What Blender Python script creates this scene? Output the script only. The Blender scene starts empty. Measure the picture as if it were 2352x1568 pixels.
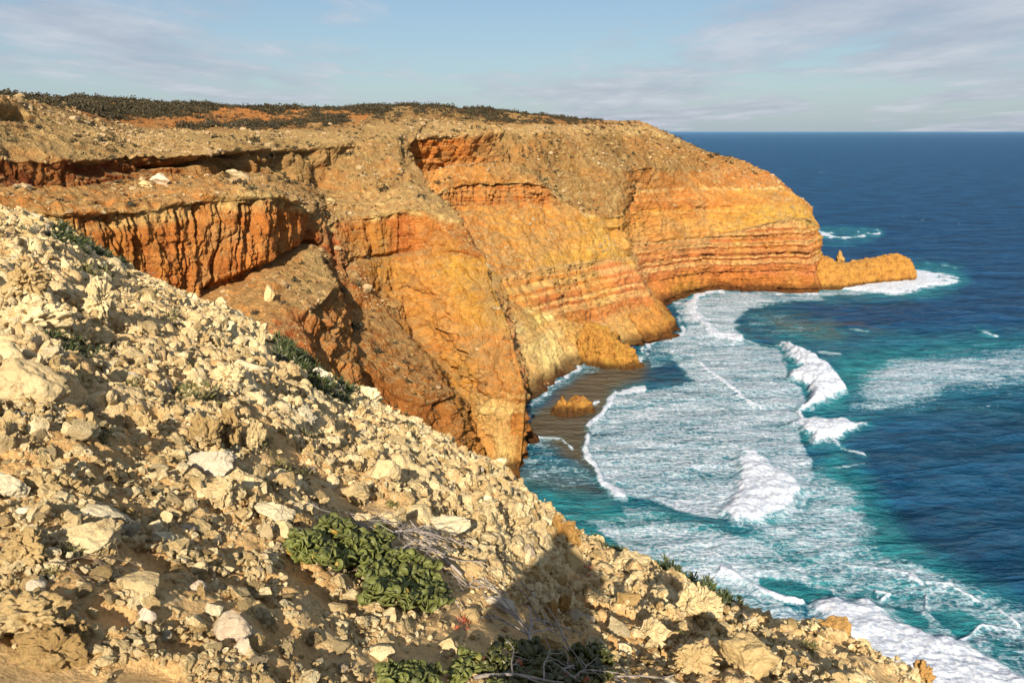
import bpy, bmesh, math, random
import numpy as np
from mathutils import Vector, Matrix
np.seterr(all='ignore')
random.seed(7); rng = np.random.default_rng(7)
SC = bpy.context.scene
COL = SC.collection
# ------------------------------------------------------------------ camera numbers (survey frame 2352 x 1568)
F = 1846.0; PITCH = math.radians(14.63); H = 60.0
sP, cP = math.sin(PITCH), math.cos(PITCH)
def Kof(py):
    v = (np.asarray(py, float) - 784) / F
    return (sP + v * cP) / (cP - v * sP)
def tanphi(px, py):
    u = (np.asarray(px, float) - 1176) / F; v = (np.asarray(py, float) - 784) / F
    return u / (cP - v * sP)
def at(px, py, Y):
    return (float(tanphi(px, py)) * Y, Y, H - Y * float(Kof(py)))
def proj(x, y, z):
    dz = z - H
    d = y * cP - dz * sP
    return 1176 + F * x / d, 784 - F * (y * sP + dz * cP) / d

# ------------------------------------------------------------------ noise
def _h(ix, iy, iz, seed):
    h = ix.astype(np.uint32) * np.uint32(374761393) + iy.astype(np.uint32) * np.uint32(668265263) \
        + iz.astype(np.uint32) * np.uint32(2147483647 - 1274126177) + np.uint32((seed * 974634777) & 0xffffffff)
    h = (h ^ (h >> np.uint32(13))) * np.uint32(1274126177)
    h = (h ^ (h >> np.uint32(15))) * np.uint32(2246822519)
    return ((h ^ (h >> np.uint32(16))) & np.uint32(0xffffff)).astype(np.float32) / np.float32(8388607.5) - np.float32(1)
def vn(x, y, z=None, seed=0):
    x = np.asarray(x, np.float32); y = np.asarray(y, np.float32)
    z = np.zeros_like(x) if z is None else np.asarray(z, np.float32)
    fx, fy, fz = np.floor(x), np.floor(y), np.floor(z)
    ix, iy, iz = fx.astype(np.int32), fy.astype(np.int32), fz.astype(np.int32)
    tx, ty, tz = x - fx, y - fy, z - fz
    tx = tx*tx*tx*(tx*(tx*6-15)+10); ty = ty*ty*ty*(ty*(ty*6-15)+10); tz = tz*tz*tz*(tz*(tz*6-15)+10)
    def g(a, b, c): return _h(ix + a, iy + b, iz + c, seed)
    x00 = g(0,0,0)*(1-tx)+g(1,0,0)*tx; x10 = g(0,1,0)*(1-tx)+g(1,1,0)*tx
    x01 = g(0,0,1)*(1-tx)+g(1,0,1)*tx; x11 = g(0,1,1)*(1-tx)+g(1,1,1)*tx
    return (x00*(1-ty)+x10*ty)*(1-tz) + (x01*(1-ty)+x11*ty)*tz
def vn2(x, y, seed=0):
    x = np.asarray(x, np.float32); y = np.asarray(y, np.float32)
    fx, fy = np.floor(x), np.floor(y); ix, iy = fx.astype(np.int32), fy.astype(np.int32); iz = np.zeros_like(ix)
    tx, ty = x - fx, y - fy
    tx = tx*tx*tx*(tx*(tx*6-15)+10); ty = ty*ty*ty*(ty*(ty*6-15)+10)
    return (_h(ix,iy,iz,seed)*(1-tx)+_h(ix+1,iy,iz,seed)*tx)*(1-ty) + (_h(ix,iy+1,iz,seed)*(1-tx)+_h(ix+1,iy+1,iz,seed)*tx)*ty
def fbm(x, y, z, s, o=4, seed=0, g=.5):
    a, t, r = 1.0, 0.0, 0.0
    x = x * s; y = y * s; z = z * s
    for i in range(o):
        r = r + a * vn(x, y, z, seed + i * 17); t += a; a *= g
        x, y, z = (x*.8 - y*.6) * 2.03 + 3.1, (x*.6 + y*.8) * 2.03 - 1.7, z * 2.01 + 5.3
    return r / t
def fbm2(x, y, s, o=4, seed=0, g=.5):
    a, t, r = 1.0, 0.0, 0.0
    x = x * s; y = y * s
    for i in range(o):
        r = r + a * vn2(x, y, seed + i * 17); t += a; a *= g
        x, y = (x*.8 - y*.6) * 2.03 + 3.1, (x*.6 + y*.8) * 2.03 - 1.7
    return r / t
def ridg(v): return 1 - 2 * np.abs(v)
def cell2(x, y, seed=0):
    """F1, F2 and a cell id of a jittered grid"""
    x = np.asarray(x, np.float32); y = np.asarray(y, np.float32)
    fx, fy = np.floor(x), np.floor(y); ix, iy = fx.astype(np.int32), fy.astype(np.int32); iz = np.zeros_like(ix)
    f1 = np.full(x.shape, 9., np.float32); f2 = f1.copy(); cid = np.zeros_like(f1)
    for a in (-1, 0, 1):
        for b in (-1, 0, 1):
            jx = fx + a + .5 + .45 * _h(ix+a, iy+b, iz, seed); jy = fy + b + .5 + .45 * _h(ix+a, iy+b, iz, seed + 5)
            d = np.sqrt((jx - x)**2 + (jy - y)**2)
            c = _h(ix+a, iy+b, iz, seed + 9)
            n = d < f1
            f2 = np.where(n, f1, np.minimum(f2, d)); cid = np.where(n, c, cid); f1 = np.where(n, d, f1)
    return f1, f2, cid
def sstep(a, b, x):
    t = np.clip((x - a) / (b - a), 0, 1); return t * t * (3 - 2 * t)

# ------------------------------------------------------------------ mesh helpers
def mesh_np(name, V, Fc, mat, parent=None, cols=None, attrs=None, smooth=True):
    V = np.ascontiguousarray(V, np.float32); Fc = np.ascontiguousarray(Fc, np.int32)
    me = bpy.data.meshes.new(name); n = Fc.shape[1]
    me.vertices.add(len(V)); me.vertices.foreach_set('co', V.ravel())
    me.loops.add(Fc.size); me.loops.foreach_set('vertex_index', Fc.ravel())
    me.polygons.add(len(Fc)); me.polygons.foreach_set('loop_start', np.arange(0, Fc.size, n, dtype=np.int32))
    try: me.polygons.foreach_set('loop_total', np.full(len(Fc), n, np.int32))
    except Exception: pass
    me.polygons.foreach_set('use_smooth', np.full(len(Fc), smooth, bool))
    me.update(calc_edges=True)
    if cols is not None:
        a = me.color_attributes.new('Col', 'FLOAT_COLOR', 'POINT')
        c = np.ones((len(V), 4), np.float32); c[:, :3] = cols; a.data.foreach_set('color', c.ravel())
    for k, v in (attrs or {}).items():
        a = me.attributes.new(k, 'FLOAT', 'POINT'); a.data.foreach_set('value', np.ascontiguousarray(v, np.float32).ravel())
    me.materials.append(mat)
    o = bpy.data.objects.new(name, me); COL.objects.link(o)
    if parent: o.parent = parent
    return o
def grid_faces(nr, nc):
    i = np.arange(nr * nc).reshape(nr, nc)
    return np.stack([i[:-1, :-1], i[:-1, 1:], i[1:, 1:], i[1:, :-1]], -1).reshape(-1, 4)
def grid_normals(P):
    du = np.gradient(P, axis=1); dv = np.gradient(P, axis=0)
    n = np.cross(du, dv); return n / np.maximum(np.linalg.norm(n, axis=-1, keepdims=True), 1e-9)
def tag(o, label=None, cat=None, group=None, kind=None):
    if label: o['label'] = label
    if cat: o['category'] = cat
    if group: o['group'] = group
    if kind: o['kind'] = kind
    return o
def empty(name, loc):
    o = bpy.data.objects.new(name, None); o.location = loc; o.empty_display_size = .1; COL.objects.link(o); return o
_ico = {}
def ico(n):
    if n not in _ico:
        bm = bmesh.new(); bmesh.ops.create_icosphere(bm, subdivisions=n, radius=1)
        V = np.array([v.co[:] for v in bm.verts], np.float32); Fc = np.array([[v.index for v in f.verts] for f in bm.faces], np.int32)
        bm.free(); _ico[n] = (V, Fc)
    return _ico[n]
def lin(r, g, b):
    c = np.array([r, g, b], float) / 255
    return np.where(c <= .04045, c / 12.92, ((c + .055) / 1.055) ** 2.4)

# ------------------------------------------------------------------ materials
def new_mat(name):
    m = bpy.data.materials.new(name); m.use_nodes = True
    nt = m.node_tree; nt.nodes.clear()
    out = nt.nodes.new('ShaderNodeOutputMaterial'); b = nt.nodes.new('ShaderNodeBsdfPrincipled')
    nt.links.new(b.outputs[0], out.inputs[0]); return m, nt, b
class N:
    def __init__(s, nt): s.nt = nt
    def __call__(s, t, ins=None, **kw):
        n = s.nt.nodes.new('ShaderNode' + t)
        for k, v in kw.items(): setattr(n, k, v)
        for k, v in (ins or {}).items():
            if isinstance(v, bpy.types.NodeSocket): s.nt.links.new(v, n.inputs[k])
            else: n.inputs[k].default_value = v
        return n
    def math(s, op, a, b=None, c=None, clamp=False):
        n = s.nt.nodes.new('ShaderNodeMath'); n.operation = op; n.use_clamp = clamp
        for i, v in enumerate((a, b, c)):
            if v is None: continue
            if isinstance(v, bpy.types.NodeSocket): s.nt.links.new(v, n.inputs[i])
            else: n.inputs[i].default_value = v
        return n.outputs[0]
    def mix(s, f, a, b, blend='MIX'):
        n = s.nt.nodes.new('ShaderNodeMix'); n.data_type = 'RGBA'; n.blend_type = blend
        for i, v in ((0, f), (6, a), (7, b)):
            if isinstance(v, bpy.types.NodeSocket): s.nt.links.new(v, n.inputs[i])
            else: n.inputs[i].default_value = v if i == 0 else (tuple(v) + (1,))[:4]
        return n.outputs[2]
    def ramp(s, f, stops, interp='LINEAR'):
        n = s.nt.nodes.new('ShaderNodeValToRGB'); n.color_ramp.interpolation = interp
        e = n.color_ramp.elements
        while len(e) < len(stops): e.new(.5)
        for q, (p, c) in zip(e, stops):
            q.position = p; q.color = (c, c, c, 1) if isinstance(c, (int, float)) else (tuple(c) + (1,))[:4]
        s.nt.links.new(f, n.inputs[0]); return n.outputs[0]
def coords(n, scale=(1, 1, 1)):
    g = n('NewGeometry'); m = n('Mapping', {'Vector': g.outputs['Position'], 'Scale': scale}); return m.outputs[0]
def objcoords(n, scale=(1, 1, 1)):
    g = n('TexCoord'); m = n('Mapping', {'Vector': g.outputs['Object'], 'Scale': scale}); return m.outputs[0]

def mat_earth(name, s1, s2, bump, var=.35, rough=.95, dist=.3):
    """vertex colour, broken up by grain and a rough bump"""
    m, nt, b = new_mat(name); n = N(nt)
    a = n('Attribute', attribute_name='Col')
    p = coords(n)
    n1 = n('TexNoise', {'Vector': p, 'Scale': s1, 'Detail': 8.0, 'Roughness': .7})
    n2 = n('TexNoise', {'Vector': p, 'Scale': s2, 'Detail': 6.0, 'Roughness': .65})
    v = n.ramp(n1.outputs[0], [(.25, 1 - var), (.5, 1.0), (.75, 1 + var * .8)])
    c = n.mix(1.0, a.outputs['Color'], v, 'MULTIPLY')
    v2 = n.ramp(n2.outputs[0], [(.3, 1 - var * .8), (.5, 1.0), (.72, 1 + var * .6)])
    c = n.mix(1.0, c, v2, 'MULTIPLY')
    nt.links.new(c, b.inputs['Base Color']); b.inputs['Roughness'].default_value = rough
    b.inputs['Specular IOR Level'].default_value = .15
    hgt = n.math('ADD', n1.outputs[0], n.math('MULTIPLY', n2.outputs[0], .6))
    bp = n('Bump', {'Height': hgt, 'Strength': bump, 'Distance': dist})
    nt.links.new(bp.outputs[0], b.inputs['Normal'])
    return m
def mat_rock(name, c_lo, c_hi, c_pit, scale=9.0, bump=.9, island=False, smoothish=False):
    m, nt, b = new_mat(name); n = N(nt)
    p = objcoords(n) if not island else coords(n)
    n1 = n('TexNoise', {'Vector': p, 'Scale': scale * .35, 'Detail': 6.0, 'Roughness': .6})
    n2 = n('TexNoise', {'Vector': p, 'Scale': scale * 2.2, 'Detail': 8.0, 'Roughness': .7})
    vo = n('TexVoronoi', {'Vector': p, 'Scale': scale * 1.6})
    c = n.mix(n.ramp(n1.outputs[0], [(.3, 0.), (.7, 1.)]), c_lo, c_hi)
    pit = n.ramp(n2.outputs[0], [(.34, 1.), (.46, 0.)])
    c = n.mix(n.math('MULTIPLY', pit, .75 if not smoothish else .35), c, c_pit)
    if island:
        g = n('NewGeometry'); r = g.outputs['Random Per Island']
    else:
        r = n('ObjectInfo').outputs['Random']
    c = n.mix(1.0, c, n.ramp(r, [(0., (.70, .62, .50)), (.3, (.92, .88, .80)), (.7, (1.05, 1.04, 1.0)), (1., (1.2, 1.22, 1.25))]), 'MULTIPLY')
    nt.links.new(c, b.inputs['Base Color']); b.inputs['Roughness'].default_value = .93
    b.inputs['Specular IOR Level'].default_value = .2
    hgt = n.math('ADD', n2.outputs[0], n.math('MULTIPLY', vo.outputs['Distance'], .35 if not smoothish else .1))
    bp = n('Bump', {'Height': hgt, 'Strength': bump, 'Distance': .05})
    nt.links.new(bp.outputs[0], b.inputs['Normal'])
    return m
def mat_leaf(name, c1, c2, c3, rough=.5, trans=.1):
    m, nt, b = new_mat(name); n = N(nt)
    g = n('NewGeometry')
    c = n.ramp(g.outputs['Random Per Island'], [(0., c1), (.55, c2), (.95, c2), (1., c3)])
    nz = n('TexNoise', {'Vector': coords(n), 'Scale': 2.5, 'Detail': 3.0})
    c = n.mix(1.0, c, n.ramp(nz.outputs[0], [(.3, .65), (.7, 1.25)]), 'MULTIPLY')
    nt.links.new(c, b.inputs['Base Color']); b.inputs['Roughness'].default_value = rough
    b.inputs['Subsurface Weight'].default_value = 0.0
    return m

M_cliff = mat_earth('cliff_earth', .6, 3.2, 1.0, var=.38, dist=1.1)
M_ground = mat_earth('slope_earth', 9.0, 50.0, 1.0, var=.35, dist=.05)
M_rock_cream = mat_rock('limestone_cream', (.64, .48, .25), (.78, .64, .39), (.28, .17, .065))
M_rock_tan = mat_rock('limestone_tan', (.48, .33, .14), (.64, .48, .25), (.20, .11, .04))
M_rock_white = mat_rock('limestone_white', (.66, .55, .36), (.78, .69, .50), (.34, .23, .11), smoothish=True)
M_rock_pink = mat_rock('limestone_pinkish', (.62, .48, .34), (.74, .61, .47), (.34, .23, .15), smoothish=True)
M_rock_grey = mat_rock('limestone_grey', (.50, .42, .30), (.66, .57, .43), (.25, .18, .11), smoothish=True)
M_rock_orange = mat_rock('limestone_orange', (.36, .19, .06), (.50, .30, .10), (.16, .07, .02))
M_rubble = mat_rock('rubble_stone', (.54, .38, .17), (.84, .69, .42), (.27, .145, .05), scale=14.0, island=True)
M_scree = mat_rock('scree_stone', (.30, .20, .10), (.46, .34, .19), (.16, .09, .04), scale=6.0, island=True)
M_leaf = mat_leaf('succulent_leaf', (.075, .082, .018), (.135, .145, .03), (.42, .24, .03), .62)
M_leafdark = mat_leaf('dark_succulent_leaf', (.045, .05, .015), (.09, .09, .02), (.35, .07, .015), .4)
M_shrub = mat_leaf('shrub_leaf', (.03, .04, .012), (.065, .08, .02), (.13, .13, .045), .55)
M_tuft = mat_leaf('tuft_leaf', (.06, .06, .02), (.14, .13, .035), (.30, .22, .10), .6)
M_scrub = mat_leaf('scrub_leaf', (.026, .019, .007), (.055, .042, .015), (.13, .08, .03), .8)
M_redleaf = mat_leaf('red_leaf', (.35, .04, .015), (.5, .12, .06), (.7, .5, .35), .45)
def mat_plain(name, c, r=.8, sc=30.):
    m, nt, b = new_mat(name); n = N(nt)
    nz = n('TexNoise', {'Vector': coords(n), 'Scale': sc, 'Detail': 5.0})
    c2 = n.mix(1.0, c, n.ramp(nz.outputs[0], [(.3, .6), (.7, 1.35)]), 'MULTIPLY')
    nt.links.new(c2, b.inputs['Base Color']); b.inputs['Roughness'].default_value = r
    bp = n('Bump', {'Height': nz.outputs[0], 'Strength': .4, 'Distance': .01}); nt.links.new(bp.outputs[0], b.inputs['Normal'])
    return m
M_wood = mat_plain('weathered_wood', (.30, .25, .21))
M_wooddark = mat_plain('dark_twig', (.16, .11, .07))
#@@TERRAIN
# ================================================================== CLIFF COAST (one lofted surface: stations along the coast, rows from sea to plateau)
C = dict(rub=lin(196,158,106), rubg=lin(168,130,82), rubd=lin(146,108,62), redd=lin(128,62,30), soil=lin(208,138,72), red=lin(172,86,42), ora=lin(204,124,56),
         yel=lin(210,158,64), pale=lin(240,208,140), pink=lin(212,132,80), brn=lin(160,96,42), dark=lin(70,40,22), oram=lin(207,138,68), scr=lin(128,92,52),
         yor=lin(210,144,66), brn2=lin(176,112,52))
def Z(px, Y, z, py=600): return (float(tanphi(px, py)) * Y, Y, z)
S = [
 # R1..R9 points, colours I0..I8
 ([Z(-700,45,0),Z(-650,50,14),Z(-600,55,30),Z(-560,58,40),Z(-520,62,50),at(-500,430,72),at(-480,365,75),at(-450,240,95),at(-420,228,180)],
  'dark brn ora soil ora soil redd rub scr'),
 ([Z(-180,62,0),Z(-160,68,14),Z(-150,74,32),Z(-140,80,40),at(-130,462,85),at(-120,432,92),at(-110,370,95),at(-100,226,112),at(-90,226,210)],
  'dark brn ora soil ora soil redd rub scr'),
 ([Z(0,70,0),Z(0,76,14),Z(0,82,32),Z(0,88,40),at(0,468,93),at(0,432,100),at(0,368,103),at(0,221,125),Z(0,230,66)],
  'dark brn ora soil oram soil redd rub scr'),
 ([Z(200,80,0),Z(180,85,14),Z(170,88,32),Z(170,95,38),at(170,492,98),at(180,430,112),at(185,368,115),at(150,252,150),at(190,228,240)],
  'dark brn ora soil oram soil redd rub scr'),
 ([Z(420,84,0),Z(400,90,20),Z(390,96,33),Z(360,106,37.5),at(330,482,108),at(335,412,127),at(330,354,130),at(330,292,180),at(330,234,250)],
  'dark brn ora soil ora soil redd rub scr'),
 ([Z(640,86,0),Z(560,90,24),Z(520,97,35),at(470,684,113),at(480,458,118),at(480,402,136),at(480,350,138),at(480,302,190),at(480,244,260)],
  'dark brn ora soil ora soil brn2 rub scr'),
 ([Z(820,86,0),at(700,840,93),at(610,742,100),at(590,638,120),at(600,452,125),at(550,396,150),at(552,346,152),at(600,300,200),at(620,248,270)],
  'dark brn red soil ora rub rubg rub scr'),
 ([Z(1000,92,0),at(770,870,101),at(735,695,113),at(680,592,134),at(690,462,136),at(630,410,164),at(640,343,170),at(700,296,215),at(750,249,280)],
  'dark brn ora rub ora rubg rubg rub scr'),
 ([Z(1060,98,0),at(800,850,108),at(785,650,130),at(728,560,146),at(735,500,148),at(720,430,175),at(750,335,185),at(780,290,225),at(860,244,290)],
  'dark brn ora rub red rubg rubg rub scr'),
 ([Z(1100,106,0),at(860,850,118),at(812,700,138),at(775,612,150),at(752,520,154),at(750,440,178),at(790,332,190),at(820,288,230),at(890,244,292)],
  'dark brn brn brn red rubg rubg rub scr'),
 ([Z(1118,114,0),at(975,925,121),at(860,770,134),at(800,650,148),at(762,514,157),at(780,442,178),at(810,330,193),at(840,288,235),at(920,243,296)],
  'dark brn brn brn red rubg rubg rub scr'),
 ([at(1130,1068,129.5),at(1052,905,131),at(930,775,143),at(815,600,156),at(790,502,161),at(820,442,178),at(830,328,196),at(855,289,238),at(945,243,298)],
  'dark brn2 brn brn red rub rubg rub scr'),
 ([at(1136,1064,131),Z(1060,144,12,880),Z(965,156,20,760),at(885,590,163),at(880,492,165),at(875,440,180),at(860,322,200),at(880,290,240),at(975,244,300)],
  'dark yor ora yor red rub rubg rub scr'),
 ([at(1150,1062,131.5),at(1128,905,138),at(1050,765,150),at(960,575,165),at(965,480,168),at(925,420,185),at(915,316,206),at(950,285,250),at(1040,248,310)],
  'dark pale oram yor ora rub rubg rub scr'),
 ([at(1200,1064,131.5),at(1207,905,135),at(1168,740,148),at(1112,590,160),at(1058,512,170),at(1000,446,190),at(935,345,208),at(970,284,255),at(1060,250,312)],
  'dark yor oram yel brn rubg rubg rub scr'),
 ([at(1222,1006,143.5),Z(1214,152,13,900),Z(1160,168,24,740),Z(1098,182,32,640),Z(1035,192,41,520),Z(985,202,47,440),at(928,335,212),at(975,283,257),at(1075,251,315)],
  'dark brn pink ora red rubg rub rub scr'),
 ([at(1210,930,165),Z(1195,180,14,740),at(1128,655,196),at(1012,480,219),at(1004,448,220),at(950,400,224),at(938,322,228),at(985,282,262),at(1095,253,318)],
  'dark brn2 pink oram ora oram ora rub scr'),
 ([at(1260,880,182),at(1180,712,197),at(1150,640,203),at(1040,474,226),at(1035,430,227),at(990,396,231),at(980,314,234),at(1010,281,267),at(1110,254,320)],
  'dark pale pink oram ora oram ora rub scr'),
 ([at(1335,822,203),at(1255,712,208),at(1225,625,213),at(1135,470,233),at(1135,420,234),at(1062,376,240),at(1050,308,243),at(1080,280,280),at(1150,258,330)],
  'dark pale pink yor ora oram ora rub scr'),
 ([at(1405,790,217),at(1352,745,220),at(1330,608,229),at(1268,466,243),at(1262,426,245),at(1182,388,251),at(1152,306,258),at(1170,283,290),at(1260,268,340)],
  'dark pale pink yor ora rubg rubg rub scr'),
 ([at(1500,776,226),at(1450,712,233),at(1412,592,240),at(1375,520,248),at(1345,494,250),at(1300,420,262),at(1250,306,275),at(1270,288,300),at(1340,277,345)],
  'dark yor pink yel yel rubd rubd rub scr'),
 ([at(1566,756,237),at(1520,700,241),at(1452,592,247),at(1440,520,254),at(1440,492,256),at(1405,400,270),at(1320,308,288),at(1345,290,308),at(1385,278,348)],
  'dark yor pink yel yel rubd rubd rub rub'),
 ([at(1560,718,255),at(1488,680,262),at(1456,585,264),at(1446,512,268),at(1448,470,272),at(1450,396,286),at(1370,306,302),at(1395,289,318),at(1420,279,350)],
  'dark yor pink yor ora brn2 rubd rub rub'),
 ([at(1545,690,282),at(1500,655,282),at(1458,563,280),at(1450,486,285),at(1455,442,291),at(1490,386,303),at(1425,302,317),at(1435,288,326),at(1445,279,352)],
  'dark ora pink yor ora brn2 rubd rub rub'),
 ([at(1645,660,308),at(1640,628,309),at(1640,546,305),at(1620,474,310),at(1610,430,316),at(1600,388,324),at(1500,302,335),at(1480,284,345),at(1470,281,352)],
  'dark ora pink yor ora brn2 rubd rub rub'),
 ([at(1760,662,306),at(1760,630,307),at(1760,514,306),at(1760,470,314),at(1740,430,322),at(1690,388,332),at(1610,349,345),at(1530,309,352),at(1485,284,357)],
  'dark ora pink yel yor ora brn2 rubd rub'),
 ([at(1885,662,306),at(1872,628,309),at(1855,500,310),at(1835,466,318),at(1800,432,328),at(1750,392,338),at(1660,360,349),at(1570,328,357),at(1500,291,361)],
  'dark ora pink yel yor ora brn2 rubd rub'),
 ([at(1900,640,325),at(1890,600,324),at(1886,524,321),at(1862,482,329),at(1832,458,337),at(1775,404,349),at(1695,369,358),at(1610,349,366),at(1530,308,370)],
  'dark ora yor yel yor ora brn2 rubd rub'),
 ([Z(1840,370,0),Z(1835,368,8),Z(1825,366,20),Z(1800,368,27),Z(1775,370,33),Z(1720,374,40),Z(1650,378,45),Z(1570,382,49),Z(1500,386,56)],
  'dark ora yor yel yor ora brn2 rubd rub'),
 ([Z(1700,430,0),Z(1690,428,8),Z(1680,425,20),Z(1660,423,27),Z(1640,421,33),Z(1600,419,40),Z(1560,417,45),Z(1500,415,48),Z(1450,412,54)],
  'dark ora yor yel yor ora brn2 rubd rub'),
]
ns = len(S)
ctrl = np.zeros((ns, 11, 3))
for i, (pts, _) in enumerate(S):
    p = np.array(pts, float)
    ctrl[i, 1:10] = p
    ctrl[i, 0] = p[0]; ctrl[i, 0, 2] = -4
    inl = p[8] - p[4]; inl[2] = 0; inl /= max(np.linalg.norm(inl), 1)
    ctrl[i, 10] = p[8] + (inl * .4 + np.array([0, .9, 0])) * 70; ctrl[i, 10, 2] = p[8][2] - 6
    if p[0][2] < 4 : ctrl[i, 1, 2] = min(p[0][2], 0.5)
icol = np.array([[C[k] for k in s[1].split()] + [C['scr']] for s in S])     # ns,10,3
# per-station modifiers: fluting / strata strength
A_END = 15
stn_str = np.array([.15]*13 + [.5,.6,.6] + [.9]*(ns-16))
# station sampling
seg = []
for i in range(ns - 1):
    L = 0
    for r in range(1, 9):
        a, b = ctrl[i, r], ctrl[i+1, r]; pa, pb = proj(*a), proj(*b)
        L = max(L, math.hypot(pa[0]-pb[0], pa[1]-pb[1]), np.linalg.norm(a - b) * 1.2)
    seg.append(L)
seg[0] *= .3; seg[-1] *= .4; seg[-2] *= .5
T = []
for i, L in enumerate(seg):
    k = int(np.clip(L / 2.2, 8, 110)); T += list(i + np.arange(k) / k)
T = np.array(T + [ns - 1.0])
rows = [(0, 4), (1, 80), (2, 80), (3, 90), (4, 110), (5, 55), (6, 65), (7, 60), (8, 50), (9, 8)]
Rv = []
for r, k in rows: Rv += list(r + np.arange(k) / k)
Rv = np.array(Rv + [10.0])
# catmull-rom along stations with limited tangents
ii = np.clip(T.astype(int), 0, ns - 2); tt = (T - ii)[:, None, None]
tan = np.zeros_like(ctrl)
for i in range(1, ns - 1):
    a = ctrl[i] - ctrl[i-1]; b = ctrl[i+1] - ctrl[i]
    la = np.linalg.norm(a, axis=1, keepdims=True); lb = np.linalg.norm(b, axis=1, keepdims=True)
    m = (a / np.maximum(la, .01) * lb + b / np.maximum(lb, .01) * la) / np.maximum(la + lb, .01)
    tan[i] = m * np.minimum(la, lb) * .9
h00 = 2*tt**3 - 3*tt**2 + 1; h10 = tt**3 - 2*tt**2 + tt; h01 = -2*tt**3 + 3*tt**2; h11 = tt**3 - tt**2
lines = h00*ctrl[ii] + h10*tan[ii] + h01*ctrl[ii+1] + h11*tan[ii+1]      # nT,11,3
nT = len(T)
tcol = (T - ii)[:, None, None]
cl = icol[ii] * (1 - tcol) + icol[ii+1] * tcol                               # nT,10,3
sstr = np.interp(T, np.arange(ns), stn_str)
# wobble the row position so bands do not run as ruled lines
Rg, Tg = np.meshgrid(Rv, T, indexing='ij')                                 # nR,nT
ri = np.clip(Rg.astype(int), 0, 9); rt = Rg - ri
def rowpt(R):
    k = np.clip(R.astype(int), 0, 9); t = (R - k)[..., None]
    j = np.broadcast_to(np.arange(nT)[None, :], R.shape)
    return lines[j, k] * (1 - t) + lines[j, k + 1] * t
P = rowpt(Rg)
# soften creases slightly: average with neighbours in row-space
Ps = (rowpt(np.clip(Rg - .06, 0, 10)) + rowpt(np.clip(Rg + .06, 0, 10))) * .5
P = P * .55 + Ps * .45
X, Y_, Zz = P[..., 0], P[..., 1], P[..., 2]
Nn = grid_normals(P)
if Nn[len(Rv)//2, :, 2].mean() < 0: Nn = -Nn
steep = 1 - np.clip(Nn[..., 2], 0, 1)
Nh = Nn.copy(); Nh[..., 2] *= .35; Nh /= np.linalg.norm(Nh, axis=-1, keepdims=True)
def near(R, a, b, w=.12): return sstep(a - w, a + w, R) * (1 - sstep(b - w, b + w, R))
# weights
wA = 1 - sstep(13.5, 15.5, Tg)                       # near spur
w_face = sstep(.45, .75, steep)
wC = near(Tg, 15.8, 20, .5)
wD = sstep(21.5, 23.5, Tg)
farw = np.interp(T, np.arange(ns), np.linspace(.8, 1.15, ns))[None, :]
arc = np.concatenate([[0], np.cumsum(np.linalg.norm(np.diff((lines[:, 4] + lines[:, 5]) / 2, axis=0), axis=1))])[None, :] + 0 * Rg
edge = sstep(0, .9, Rg) * (1 - sstep(9.3, 10, Rg))
D = 1.9 * fbm(X, Y_, Zz * .6, 1/14, 3, 1) + .8 * fbm(X, Y_, Zz, 1/4.5, 3, 2)
# gullies running down slope: noise stretched vertically
gul = ridg(fbm(X, Y_, Zz * .22, 1/7., 3, 3))
D = D - np.clip(gul, 0, 1) ** 2 * 1.2 * sstep(.25, .6, steep) * (1 - .55 * wD)
# V shaped rills that follow the fall of the slope
wr = sstep(.12, .4, steep) * (1 - .6 * wD) * (1 - .55 * near(Rg, 4, 5, .06)) * sstep(.3, 1.2, Rg) * (1 - sstep(6.8, 7.4, Rg))
aw = arc + 2.2 * fbm(X, Y_, Zz, 1/10, 2, 160) + .5 * fbm(X, Y_, Zz, 1/2.5, 2, 161)
for s_, am_, q_ in ((1/15., 2.3, 162), (1/6., 1.3, 163), (1/2.6, .55, 164), (1/1.2, .25, 165)):
    nn_ = np.abs(vn2(aw * s_, Rg * .7 + q_, q_)); D = D - am_ * wr * np.clip(1 - nn_ * 2.6, 0, 1) ** 1.3
# broken blocks
cb = cell2((aw + .3 * Zz) / 2.6, Zz / 1.5, 170); cb2 = cell2(aw / 1.1, Zz / .7, 171)
wb = sstep(.3, .6, steep) * (1 - sstep(5.6, 6.2, Rg)) * (.35 + .65 * sstep(-.2, .35, fbm(X, Y_, Zz, 1/11, 2, 172)))
wb = wb * (1 - .8 * near(Rg, 4, 5, .08) * (Tg < 13.5)) * (1 - .45 * wD)
D = D + wb * (.75 * cb[2] + .38 * cb2[2] - .35 * (cb[1] - cb[0] < .10))
# flutes in the steep upper faces
wx_ = .22 * vn(X*.5, Y_*.5, Zz*.35, 40); f1 = ridg(vn2(arc * .30 + wx_, Zz * .05, 41)); f2 = ridg(vn2(arc * .75 + wx_, Zz * .10, 42)); f3 = vn2(arc * 1.9, Zz * .25, 43)
wfl = w_face * (near(Rg, 4, 5, .04) + .85 * near(Rg, 2, 3, .05) * wA * (Tg < 11.5) + .35 * near(Rg, 1, 3, .1) * (1 - wA) + .25 * near(Rg, 6, 7, .05) * wC)
D = D - wfl * (np.clip(f1, 0, 1) ** 5 * 1.9 + np.clip(f2, 0, 1) ** 4 * 1.0 - .28 * f3)
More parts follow.
